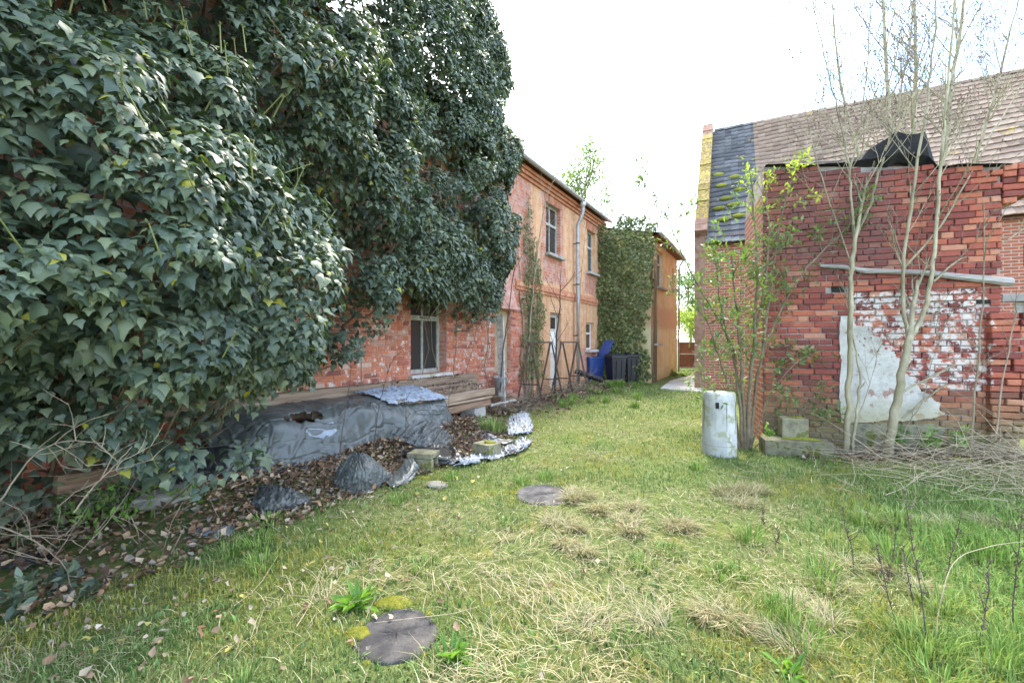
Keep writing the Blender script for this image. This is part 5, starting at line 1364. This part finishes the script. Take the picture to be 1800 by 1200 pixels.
for k, (pp_, r0, r1, ns) in enumerate(paths):
    pts = [P(x, y, 5.72 + (rng.uniform(-.28, .12)) * min(1, i / 2)) for i, (x, y) in enumerate(pp_)]; pts[0][2] = off[2]
    g = path_tube(sm, pts, r0, r1, 7)
    for _ in range(ns):
        i = rng.integers(int(len(g) * .25), len(g) - 1); d = unit(g[min(i + 1, len(g) - 1)] - g[i - 1]); lat = unit(np.cross(d, rng.normal(size=3)))
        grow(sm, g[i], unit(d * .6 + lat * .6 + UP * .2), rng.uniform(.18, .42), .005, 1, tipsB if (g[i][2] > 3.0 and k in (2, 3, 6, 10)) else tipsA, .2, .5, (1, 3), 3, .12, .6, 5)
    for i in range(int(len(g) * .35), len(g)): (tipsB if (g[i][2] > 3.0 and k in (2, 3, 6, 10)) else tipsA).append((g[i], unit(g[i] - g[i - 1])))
obj('stems', sm.mesh('stems', True, off), MAT['bark2'], shrub)
leafy(tipsA, 5, .14, .072, MAT['shrubleaf'], shrub, off, name='crown')
leafy(tipsB, 6, .10, .06, MAT['spring_sunlit'], shrub, off, name='painted_sunlit_leaves')  # upper leaves get a lighter green that paints sunlight into their colour

# far trees
def far_tree(label, px, pyb, pyt, Y, wpx, mat, nlv, lsize, name='deciduous_tree', trunk=.16):
    b0 = P(px, pyb, Y); top = P(px, pyt, Y)[2]; off = (b0[0], Y, 0.0); t = thing(name, label, 'tree', off, 0, 'trees beyond the houses')
    mb, tips = MB(), []; H = top; W = wpx / F * Y
    tr = MB(); g = path_tube(tr, [np.array([b0[0], Y, -.1]), np.array([b0[0] + .1, Y, H * .35]), np.array([b0[0] - .1, Y, H * .7]), np.array([b0[0], Y, H * .93])], trunk, .02)
    obj('trunk', tr.mesh('trunk', True, off), MAT['bark2'], t)
    for _ in range(16):
        i = rng.integers(int(len(g) * .35), len(g) - 1); lat = unit(np.r_[rng.normal(size=2), .25]); grow(mb, g[i], unit(lat + UP * .5), W * rng.uniform(.28, .5), .05, 2, tips, .2, .5, (2, 4), 4, .15, .6, 5)
    obj('branches', mb.mesh('branches', True, off), MAT['bark2'], t, kind='stuff')
    leafy(tips, nlv, .9, lsize, mat, t, off, name='crown')
    return t
far_tree('loose pale green tree showing above the brick house roof', 1030, 600, 292, 24, 130, MAT['shrubleaf'], 13, .17)
far_tree('thin spring green tree behind the gate, close to the ochre house', 1212, 600, 478, 34, 60, MAT['shrubleaf'], 6, .20)
far_tree('spring green tree behind the gate, close to the barn corner', 1250, 600, 500, 38, 70, MAT['spring_sunlit'], 4, .22)
far_tree('low bushy tree right behind the brown gate', 1225, 610, 560, 27, 70, MAT['spring_sunlit'], 6, .18, trunk=.08)

# saplings by the house and in front of the stack
def sapling(label, pts, Y, r0, r1, mat=None, ns=5, side=.4, name='sapling'):
    b0 = P(pts[0][0], pts[0][1], Y); off = (b0[0], b0[1], min(b0[2], 5)); mb, tips = MB(), []
    zg = gh(b0[0], b0[1]); q = [P(x, y, Y) for x, y in pts]; q[0][2] = zg - .02; off = (q[0][0], q[0][1], zg)
    t = thing(name, label, 'sapling', off, 0, 'thin bare saplings')
    tr = MB(); g = path_tube(tr, q, r0, r1, 6); obj('stem', tr.mesh('stem', True, off), mat or MAT['twig'], t)
    for _ in range(ns):
        i = rng.integers(int(len(g) * .3), len(g) - 1); lat = unit(np.cross(UP, rng.normal(size=3))); grow(mb, g[i], unit(lat * .6 + UP * .7), side * rng.uniform(.5, 1.1), max(r1, .003), 1, tips, .3, .5, (1, 2), 3, .1, .6, 4)
    if ns: obj('twigs', mb.mesh('twigs', True, off), mat or MAT['twig'], t, kind='stuff')
    return t
sapling('pale bent sapling rising past the upper left window', [(925, 700), (930, 600), (938, 500), (948, 420), (960, 350), (975, 315), (985, 310)], 10.6, .022, .006, ns=8, side=.7)
sapling('thin sapling in front of the white door', [(975, 690), (978, 600), (984, 540), (985, 500)], 11.3, .03, .010, MAT['darkstem'], 9, .9)
sapling('thin dark sapling leaning in front of the niche', [(878, 690), (884, 620), (893, 560), (900, 500), (905, 470)], 9.0, .018, .006, MAT['darkstem'], 6, .5)
sapling('twiggy sapling beside the downpipe', [(1012, 690), (1016, 600), (1022, 480), (1030, 400)], 12.6, .014, .004, ns=8, side=.8)
sapling('thin sapling rising in front of the tarpaulin', [(594, 800), (604, 740), (614, 680), (618, 630)], 4.6, .007, .002, MAT['darkstem'], 4, .2)
sapling('thin forked sapling in front of the pale flap', [(655, 785), (662, 740), (672, 690), (685, 640)], 4.9, .007, .002, MAT['darkstem'], 5, .2)
sapling('bare whip standing in the leaf heap', [(712, 780), (714, 720), (716, 690)], 5.3, .005, .002, MAT['darkstem'], 2, .15)
sapling('bare whip in front of the beam ends', [(786, 770), (788, 720), (790, 680)], 6.3, .006, .002, MAT['darkstem'], 3, .2)
sapling('thin grey sapling growing at the right part of the shed wall', [(1704, 800), (1712, 720), (1722, 600), (1730, 480), (1728, 350)], 4.75, .013, .005, MAT['bark2'], 5, .35)
sapling('crooked leafless sapling low before the shed wall', [(1745, 800), (1760, 690), (1772, 620), (1790, 540)], 4.5, .010, .004, MAT['twig'], 5, .3)

# ================================================================== GRASS
def blades(x, y, h, lean, w, colr, az=None, zoff=0.0, bend=1.0):
    n = len(x); az = rng.uniform(0, 2 * np.pi, n) if az is None else az
    d = np.stack([np.cos(az), np.sin(az)], -1); s_ = np.stack([-d[:, 1], d[:, 0]], -1)
    z = gh(x, y) + zoff
    V = np.zeros((n, 5, 3)); b0 = np.stack([x, y], -1)
    hor = np.sin(lean) * h; ver = np.cos(lean) * h
    V[:, 0, :2] = b0 - s_ * w[:, None] / 2; V[:, 1, :2] = b0 + s_ * w[:, None] / 2
    m = b0 + d * (hor * .40)[:, None]; V[:, 2, :2] = m - s_ * w[:, None] * .42; V[:, 3, :2] = m + s_ * w[:, None] * .42
    V[:, 4, :2] = b0 + d * hor[:, None] * (1.0 + .25 * bend)
    V[:, 0, 2] = V[:, 1, 2] = z - .005; V[:, 2, 2] = V[:, 3, 2] = z + ver * .62 + .004; V[:, 4, 2] = z + ver * (1.0 - 0.12 * bend * np.sin(lean)) + .004
    Fc = np.array([(0, 1, 3), (0, 3, 2), (2, 3, 4)])[None] + (np.arange(n) * 5)[:, None, None]
    c = np.repeat(colr[:, None, :], 5, 1); c[:, :2] *= .92
    return V.reshape(-1, 3), Fc.reshape(-1, 3), c.reshape(-1, 3)
def allowed(x, y):
    t, n = to_house(x, y); ok = n > 0.05
    ok &= ~((n < 1.75 - 0.35 * np.clip((t - .2), 0, 2) + .3 * (fbm(x * 2, y * 2, 91) - .5)) & (t > -4.6) & (t < 1.7))
    ok &= ~((n < 0.65) & (t > 1.6))
    for c, r_ in ((c1, .185), (c2, .26)): ok &= (x - c[0]) ** 2 + (y - c[1]) ** 2 > (r_ * (.72 + .5 * fbm(x * 9, y * 9, 93))) ** 2
    ux = (x - SC[0]) * math.cos(SA) - (y - SC[1]) * math.sin(SA); uy = (x - SC[0]) * math.sin(SA) + (y - SC[1]) * math.cos(SA)
    ok &= ~((ux > -.1) & (ux < 6) & (uy > -.35 - .5 * np.clip(ux - 1.4, 0, 1.5)) & (uy < 4))
    bx = (x - BC[0]) * math.cos(BA) - (y - BC[1]) * math.sin(BA); by = (x - BC[0]) * math.sin(BA) + (y - BC[1]) * math.cos(BA)
    ok &= ~((by > -.1) & (bx > -.3))
    wx_ = (x - WC[0]) * HD[0] + (y - WC[1]) * HD[1]; wy_ = (x - WC[0]) * HN[0] + (y - WC[1]) * HN[1]
    ok &= ~((wx_ > -.05) & (wx_ < WL) & (wy_ < .05))
    pp = np.array([p[:2] for p in pts_path]); ok &= ~((x > pp[:, 0].min() + .2) & (y > pp[:, 1].min() + .8) & (y < pp[:, 1].max() - 1.2) & (x < pp[:, 0].max()))
    return ok
pts_path = [G(a, b_) for a, b_ in pl]
def samp(n, y0, y1, pw, m0=-1.75, m1=1.75):
    e = 1 - pw; u = rng.random(n); Y = (y0 ** e + u * (y1 ** e - y0 ** e)) ** (1 / e); return rng.uniform(m0, m1, n) * Y, Y
GREEN = np.array([[.085, .15, .04], [.14, .22, .06], [.20, .27, .085], [.27, .325, .13]]); STRAW = np.array([[.42, .36, .21], [.52, .46, .30], [.34, .28, .15]]); MOSS = np.array([[.26, .26, .05], [.33, .30, .07]])
def pick(pal, n): return pal[rng.integers(0, len(pal), n)] * rng.uniform(.75, 1.25, (n, 1))
def tallness(x, y): return np.clip((x - 0.8 - .25 * y) / 1.4, 0, 1) * np.clip((4.6 - y) / 1.5, 0, 1)
def dry(x, y): return fbm(x * 1.1 + 5, y * 1.1, 101, 4)
VV, FF, CC = [], [], []; nv = 0
def push(V, Fc, c):
    global nv
    VV.append(V); FF.append(Fc + nv); CC.append(c); nv += len(V)
# green and mixed blades
x, y = samp(430000, 1.5, 27, .75); ok = allowed(x, y); x, y = x[ok], y[ok]
dn = dry(x, y); far = np.clip((y - 7) / 5, 0, 1)
ok = rng.random(len(x)) < np.clip(1.25 - 1.5 * np.clip(dn - .42, 0, 1) * (1 - far) * 3, .25, 1); x, y, dn, far = x[ok], y[ok], dn[ok], far[ok]; n = len(x)
tall = tallness(x, y); tuft = np.clip((fbm(x * 3.1, y * 3.1, 111, 3) - .5) * 5, 0, 1)
h = rng.uniform(.015, .042, n) * (1 + .9 * tuft) * (1 + 1.3 * tall) + .02 * far
col_ = pick(GREEN, n); mo = np.clip((fbm(x * 1.7, y * 1.7 + 9, 121) - .47) * 8, 0, 1) * (1 - far) * (1 - tall); col_ = np.where((rng.random(n) < mo * .7)[:, None], pick(MOSS, n), col_)
straw = rng.random(n) < np.clip((dn - .48) * 2.0, .05, .38) * (1 - .8 * far) * (1 - .5 * tall); col_ = np.where(straw[:, None], pick(STRAW, n), col_)
col_ = col_ * (1 + .35 * tall[:, None] * np.array([.6, 1, .2]))
w = (.0022 + .00085 * y) * rng.uniform(.7, 1.4, n)
push(*blades(x, y, h, rng.uniform(.15, 1.15, n), w, col_))
# lying straw
x, y = samp(95000, 1.5, 12, .8); ok = allowed(x, y); x, y = x[ok], y[ok]; dn = dry(x, y); ok = rng.random(len(x)) < np.clip((dn - .49) * 4, .04, .6) * (1 - .6 * tallness(x, y)); x, y = x[ok], y[ok]; n = len(x)
ang_ = fbm(x * 1.3, y * 1.3, 131) * 9 + rng.normal(size=n) * .9
push(*blades(x, y, rng.uniform(.05, .14, n), rng.uniform(1.2, 1.52, n), (.0018 + .0007 * y) * rng.uniform(.7, 1.3, n), pick(STRAW, n), ang_, rng.uniform(.004, .028, n)))
# tussocks of dead grass
for _ in range(40):
    if _ % 4 == 0: hx, hy = samp(1, 1.9, 5.0, .6, -.2, 1.25); hx, hy = hx[0], hy[0]
    cx, cy = hx + rng.normal() * .22, hy + rng.normal() * .12
    if not allowed(np.array([cx]), np.array([cy]))[0]: continue
    n = 240; r_ = rng.uniform(.05, .15); a = rng.uniform(0, 6.28, n); rad = r_ * np.sqrt(rng.random(n)); main = rng.uniform(0, 6.28)
    push(*blades(cx + rad * np.cos(a), cy + rad * np.sin(a) * .8, rng.uniform(.05, .14, n), rng.uniform(.8, 1.5, n), np.full(n, .0022 + .0006 * cy), np.where((rng.random(n) < .25)[:, None], pick(GREEN, n), pick(STRAW * .95, n)), np.where(rng.random(n) < .6, main + rng.normal(size=n) * .6, a), .01))
# many small weeds and clover leaves between the blades
x, y = samp(9000, 1.6, 8, .7); ok = allowed(x, y) & (fbm(x * 1.9, y * 1.9, 141) > .5); x, y = x[ok], y[ok]; n = len(x)
push(*blades(x, y, rng.uniform(.02, .05, n), rng.uniform(.5, 1.4, n), rng.uniform(.010, .020, n), pick(GREEN * np.array([.8, 1.0, .9]), n)))
# tall lush tufts, right foreground and by the bins
for (m0, m1, y0, y1, k, hh) in ((.55, 1.5, 1.6, 3.4, 34, .13), (.1, .3, 9, 14, 26, .16), (-.9, .6, 1.7, 5, 16, .07), (.2, .4, 14, 19, 20, .18), (-.75, -.55, 2.6, 3.6, 8, .10)):
    for _ in range(k):
        cy = rng.uniform(y0, y1); cx = rng.uniform(m0, m1) * cy
        if not allowed(np.array([cx]), np.array([cy]))[0]: continue
        n = 110; a = rng.uniform(0, 6.28, n); rad = .10 * np.sqrt(rng.random(n))
        push(*blades(cx + rad * np.cos(a), cy + rad * np.sin(a), hh * rng.uniform(.45, 1.2, n), rng.uniform(.05, .7, n), np.full(n, .0038 + .0008 * cy), pick(GREEN * np.array([1.15, 1.25, .9]), n), a))
# grass tuft growing through the pale sheet
cx, cy, _ = G(866, 765); n = 500; a = rng.uniform(0, 6.28, n); rad = .22 * np.sqrt(rng.random(n))
push(*blades(cx + rad * np.cos(a), cy + rad * np.sin(a) * .7, rng.uniform(.12, .30, n), rng.uniform(.05, .8, n), np.full(n, .008), pick(GREEN * 1.15, n), a))
g_ = obj('grass', mesh_np('grass', np.concatenate(VV), np.concatenate(FF), False, np.concatenate(CC)), MAT['vcol'])
tag(g_, 'patchy green and straw coloured grass covering the yard', 'grass', None, 'stuff')

# ================================================================== DEAD LEAVES
LIT_V = np.array([(0, 0, 0), (-.26, .22, .22), (-.34, .62, .12), (.04, 1.0, .30), (.22, .72, .20), (.34, .34, .05), (.02, .48, -.06)], float)
DEAD = np.array([[.20, .11, .06], [.30, .19, .11], [.40, .28, .17], [.40, .30, .20], [.13, .08, .05], [.10, .06, .04], [.17, .10, .06], [.28, .24, .19]])
def litter(name, label, x, y, zoff, size, kind='stuff', pal=DEAD):
    n = len(x); p = np.stack([x, y, gh(x, y) + zoff], -1)
    tip = unit(np.stack([rng.normal(size=n), rng.normal(size=n), rng.normal(size=n) * .35], -1)); nm = unit(UP + rnd3(n) * .45)
    V, Fc = leaf_arrays(p, tip, nm, size * rng.uniform(.5, 1.4, n), LIT_V, LAN_F); V = V + rng.normal(size=V.shape) * size * .07
    c = np.repeat((pal[rng.integers(0, len(pal), n)] * rng.uniform(.6, 1.2, (n, 1)))[:, None], 7, 1).reshape(-1, 3)
    return tag(obj(name, mesh_np(name, V, Fc, False, c), MAT['litter']), label, 'leaf litter', None, kind)
n = 16000; t = rng.uniform(-4.4, 1.2, n); nn_ = rng.uniform(.15, 1.95, n); q = hw(t, nn_, 0); dens = np.exp(-((nn_ - 1.2) / .42) ** 2) * (t > -3.3) + .35
ok = rng.random(n) < dens; q = q[ok]; n = len(q)
hm = .05 * np.exp(-((to_house(q[:, 0], q[:, 1])[1] - 1.15) / .3) ** 2)
litter('leaf_litter', 'heap of brown fallen leaves in front of the covered timber stack', q[:, 0], q[:, 1], rng.uniform(.005, .05, n) + hm, .050)
x, y = samp(2600, 1.7, 6.5, .5, -1.25, .35); wgt = np.clip(.9 - (to_house(x, y)[1] - 1.4) / 2.6, .03, 1); ok = (rng.random(len(x)) < wgt) & (to_house(x, y)[1] > 1.3); x, y = x[ok], y[ok]
litter('leaf_litter', 'scattered pale fallen leaves on the left part of the lawn', x, y, rng.uniform(.02, .05, len(x)), .036, pal=np.array([[.36, .29, .20], [.30, .21, .13], [.42, .36, .27], [.20, .12, .07], [.25, .17, .11], [.40, .34, .10]]))
n = 900; t = rng.uniform(-1.0, 1.5, n); nn_ = rng.uniform(.22, .72, n); q = hw(t, nn_, 0); top_ = np.interp(nn_, [.2, .28, .3, .44, .46, .52, .64, .70, .85], [.81, .81, .69, .69, .55, .65, .65, .58, .58])
litter('leaf_litter', 'dry leaves and crumbs lying on and between the stacked beams', q[:, 0], q[:, 1], top_ - gh(q[:, 0], q[:, 1]), .035)
x = rng.uniform(3.3, 6.6, 1500); y = 5.75 - (x - 3.5) * .36 + rng.normal(size=1500) * .22 - .2
litter('leaf_litter', 'brown leaf litter along the foot of the shed', x, y, rng.uniform(0, .03, 1500), .05)
n = 2600; t = rng.uniform(1.2, 9.5, n); q = hw(t, np.abs(rng.normal(size=n)) * .45 + .1, 0)
litter('leaf_litter', 'dry leaves and debris along the foot of the brick house under the trestles', q[:, 0], q[:, 1], rng.uniform(0, .06, n), .09)

# ================================================================== TWIGS, BRUSH, WEEDS
def twigs(name, label, centers, n, Lr, r, mat, flat=.25, cat='brush', up0=.02):
    mb = MB()
    for _ in range(n):
        c = np.array(centers()); L = rng.uniform(*Lr); a = rng.uniform(0, 6.28); d = np.array([math.cos(a), math.sin(a), rng.normal() * flat]); d = unit(d)
        z = gh(c[0], c[1]) + up0 + abs(rng.normal()) * c[2]; p = np.array([c[0], c[1], z]); k = 4; pts = []
        for i in range(k + 1): pts.append(tuple(np.r_[p[:2], max(p[2], gh(p[0], p[1]) + .01)])); d = unit(d + rng.normal(size=3) * .13); p = p + d * L / k
        rr = r * rng.uniform(.5, 1.4); mb.tube(pts, list(np.linspace(rr, rr * .4, k + 1)), 4, False)
    return tag(obj(name, mb.mesh(name, True), mat), label, cat, None, 'stuff')
twigs('brush_pile', 'pile of dry pale brushwood at the right edge of the yard', lambda: (rng.normal(5.1, .75), rng.normal(4.05, .38), .14), 620, (.25, 1.0), .0028, MAT['straw'])
twigs('brush_pile', 'dark twigs lying along the foot of the shed wall', lambda: ((xx := rng.uniform(3.9, 5.6)), 5.75 - (xx - 3.5) * .38 - abs(rng.normal()) * .18 - .12, .05), 130, (.3, 1.1), .006, MAT['twig'])
twigs('brush_pile', 'tangle of dead twigs under the two trestles', lambda: tuple(np.r_[hw(rng.uniform(1.8, 8.5), abs(rng.normal()) * .45 + .25, 0)[:2], .14]), 330, (.3, 1.3), .007, MAT['twig'])
twigs('brush_pile', 'thin bare twigs in the dark hollow under the near ivy', lambda: tuple(np.r_[hw(rng.uniform(-4.7, -3.2), rng.uniform(.3, 1.7), 0)[:2], .25]), 90, (.25, .8), .0022, MAT['twig'], .7)
twigs('brush_pile', 'long dry stalks strewn over the lawn', lambda: ((yy := rng.uniform(1.9, 7)) * rng.uniform(-.7, 1.2), yy, .015), 130, (.15, .7), .0022, MAT['straw'], .05)
twigs('brush_pile', 'black debris and sticks behind the yellowish block', lambda: tuple(np.r_[G(rng.uniform(800, 880), rng.uniform(755, 795))[:2], .05]), 120, (.1, .5), .007, MAT['darkstem'])
# thin branches arching out of the hollow at the left
for k, (pp_, lab) in enumerate(((((0, 880), (60, 800), (120, 775), (185, 780)), 'bare twig arching low at the left picture edge'), (((130, 900), (160, 860), (200, 820), (232, 785)), 'forked dead branch before the dark hollow'), (((0, 925), (60, 950), (110, 990)), 'grey twig drooping to the lawn at the left edge'))):
    Y = 2.35; q = [P(a, b_, Y + .04 * i) for i, (a, b_) in enumerate(pp_)]; off = tuple(q[0]); mb, tips = MB(), []; g = path_tube(mb, q, .005, .002, 6)
    for _ in range(7): i = rng.integers(3, len(g) - 1); grow(mb, g[i], unit(rng.normal(size=3) + UP * .3), .22, .003, 1, tips, .1, .5, (1, 2), 3, .15, .6, 4)
    tag(obj('dead_branch', mb.mesh('dead_branch', True, off), MAT['twig'], None, off), lab, 'branch', 'dead branches under the ivy')
# dark weed stalks in the right foreground
wk = [(1632, 1200, 1590, 860, 2.0), (1718, 1200, 1740, 985, 2.0), (1780, 1160, 1795, 900, 2.1), (1575, 1130, 1540, 960, 2.2), (1500, 1010, 1480, 890, 2.7), (1560, 1050, 1575, 930, 2.5), (1660, 1030, 1690, 905, 2.5), (1345, 950, 1340, 895, 3.3), (1362, 990, 1365, 930, 3.0), (1605, 1100, 1588, 960, 2.3)]
for k, (xa, ya, xb, yb, Y) in enumerate(wk):
    b0 = P(xa, ya, Y); b0[2] = gh(b0[0], b0[1]) - .01; e = P(xb, yb, Y + .05); mb = MB(); off = tuple(b0)
    g = path_tube(mb, [b0, (b0 * 2 + e) / 3 + rng.normal(size=3) * .01, (b0 + 2 * e) / 3 + rng.normal(size=3) * .012, e], .0032, .0014, 5)
    for i in range(4, len(g)):
        for _ in range(2):
            d = unit(rng.normal(size=3) + UP * .6); L = rng.uniform(.01, .03); mb.tube([tuple(g[i]), tuple(g[i] + d * L)], [.0012, .0032], 4)
    for _ in range(3):
        i = rng.integers(4, len(g) - 2); d = unit(rng.normal(size=3) + UP); mb.tube([tuple(g[i]), tuple(g[i] + d * .05), tuple(g[i] + d * .09 + UP * .02)], [.0018, .0016, .001], 4)
    tag(obj('weed_stalk', mb.mesh('weed_stalk', True, off), MAT['darkstem'], None, off), ('tallest dark dried weed stalk in the right foreground, nearest the brush pile axis', 'dark dried weed stalk rising straight from the bottom edge at the right', 'dark dried weed stalk at the right picture edge', 'leaning dark weed stalk left of the tallest one', 'small thin weed stalk in the lawn below the two young trees', 'upright thin weed stalk just left of the tallest weed', 'thin weed stalk leaning right before the brush pile', 'short dark weed stalk in the open lawn below the stone slab, farther one', 'short dark weed stalk in the open lawn below the stone slab, nearer one', 'weak dark weed stalk crossing beside the tallest weed')[k], 'weed', 'dried weed stalks')
# long pale grass stalks arching at the right edge
mb = MB(); off = tuple(P(1640, 1130, 2.0)); path_tube(mb, [P(1640, 1150, 2.0), P(1655, 1050, 2.0), P(1680, 985, 2.05), P(1740, 960, 2.1), P(1810, 950, 2.1)], .0022, .0012, 5)
tag(obj('dry_stem', mb.mesh('dry_stem', True, off), MAT['straw'], None, off), 'pale dry stem arching to the right edge above the tall grass', 'stem')

def rosette(label, px, py, n, L, w, mat, cat='weed', name='dock_plant', upang=(.55, 1.5), group='leafy weeds'):
    c = ground_pt(px, py); t = thing(name, label, cat, tuple(c), 0, group)
    T = np.array([(0, 0, 0), (-.5, .35, .10), (-.42, .75, .12), (0, 1, .0), (.42, .75, .12), (.5, .35, .10), (0, .5, .03)], float)
    me = None
    for k in range(n):
        a = rng.uniform(0, 6.28); el = rng.uniform(*upang); tp = np.array([math.cos(a) * math.sin(el), math.sin(a) * math.sin(el), math.cos(el)])
        nm = unit(UP * math.sin(el) - np.array([math.cos(a), math.sin(a), 0]) * math.cos(el) + rng.normal(size=3) * .2); Tk = T.copy(); Tk[:, 0] *= w
        V, Fc = leaf_arrays(np.array([[rng.normal() * .02, rng.normal() * .02, 0]]), tp[None], nm[None], np.array([L * rng.uniform(.5, 1.15)]), Tk, LAN_F)
        obj('leaf', mesh_np('leaf', V, Fc, True), mat, t)
    return t
rosette('bright green dock plant behind the near manhole cover', 625, 1062, 40, .15, .15, MAT['weedleaf'])
rosette('bright green dock plant in front of the near manhole cover, at its right', 792, 1152, 36, .12, .18, MAT['weedleaf'])
rosette('green dock plant at the bottom edge of the lawn, far right', 1385, 1180, 20, .10, .2, MAT['weedleaf'])
def nettle(label, px, py, n, H, size, name='nettle', spread=.2, group='leafy weeds', mat=None):
    c = ground_pt(px, py); t = thing(name, label, 'weed', tuple(c), 0, group); mb, tips = MB(), []
    for _ in range(n):
        b0 = c + np.r_[rng.normal(size=2) * spread, 0]; b0[2] = gh(b0[0], b0[1]); hh = H * rng.uniform(.5, 1.1); e = b0 + np.r_[rng.normal(size=2) * .06, hh]
        mb.tube([tuple(b0), tuple((b0 + e) / 2), tuple(e)], [.004, .003, .002], 4, False)
        for s_ in (.4, .55, .7, .85, 1.0): tips.append((b0 + (e - b0) * s_, unit(e - b0)))
    obj('stems', mb.mesh('stems', False, tuple(c)), MAT['twig'], t, kind='stuff'); leafy(tips, 5, .06, size, mat or MAT['weedleaf'], t, tuple(c), name='leaves')
nettle('clump of dark green nettles at the foot of the shed behind the forked trunk', 1628, 800, 22, .30, .075, spread=.17)
nettle('low green weeds growing in front of the wheeled bins', 1078, 682, 26, .22, .10, name='weed_clump', spread=.35)
nettle('small leafy elder sprout on the mossy slab', 1362, 790, 5, .26, .07, name='elder_sprout', spread=.06)
nettle('pale leafy ground elder under the ivy at the left', 160, 930, 14, .22, .055, name='weed_clump', spread=.2, mat=MAT['shrubleaf'])
nettle('leafy ground elder before the dark plastic end of the stack', 250, 925, 12, .2, .055, name='weed_clump', spread=.18, mat=MAT['weedleaf'])
nettle('dark ivy sprouts in the lower left picture corner', 20, 1070, 9, .14, .07, name='ivy_sprout', spread=.12, mat=MAT['ivy'])
nettle('green weeds at the foot of the ochre house', 1150, 660, 14, .3, .10, name='weed_clump', spread=.4)
# moss cushions around the covers
for i, (px, py, s_, lab) in enumerate(((690, 1058, .10, 'moss cushion at the far rim of the near manhole cover'), (625, 1112, .07, 'moss cushion left of the near manhole cover'), (905, 864, .06, 'moss cushion at the left rim of the middle manhole cover'), (745, 838, .07, 'bright moss under the hollow concrete block'), (1690, 830, .12, 'yellow moss patch by the brush pile'), (1560, 815, .10, 'moss at the foot of the forked young tree'))):
    p = ground_pt(px, py); mb = MB(); mb.lathe([(1.0, -.1), (.95, .1), (.7, .25), (.3, .32), (.02, .33)], 12); me = mb.mesh('moss', True)
    for v in me.vertices: v.co = Vector((v.co.x * s_ * random.uniform(.8, 1.3), v.co.y * s_ * random.uniform(.6, 1.0), v.co.z * s_ * .8))
    tag(obj('moss', me, MAT['moss'], None, tuple(p)), lab, 'moss', 'moss cushions')
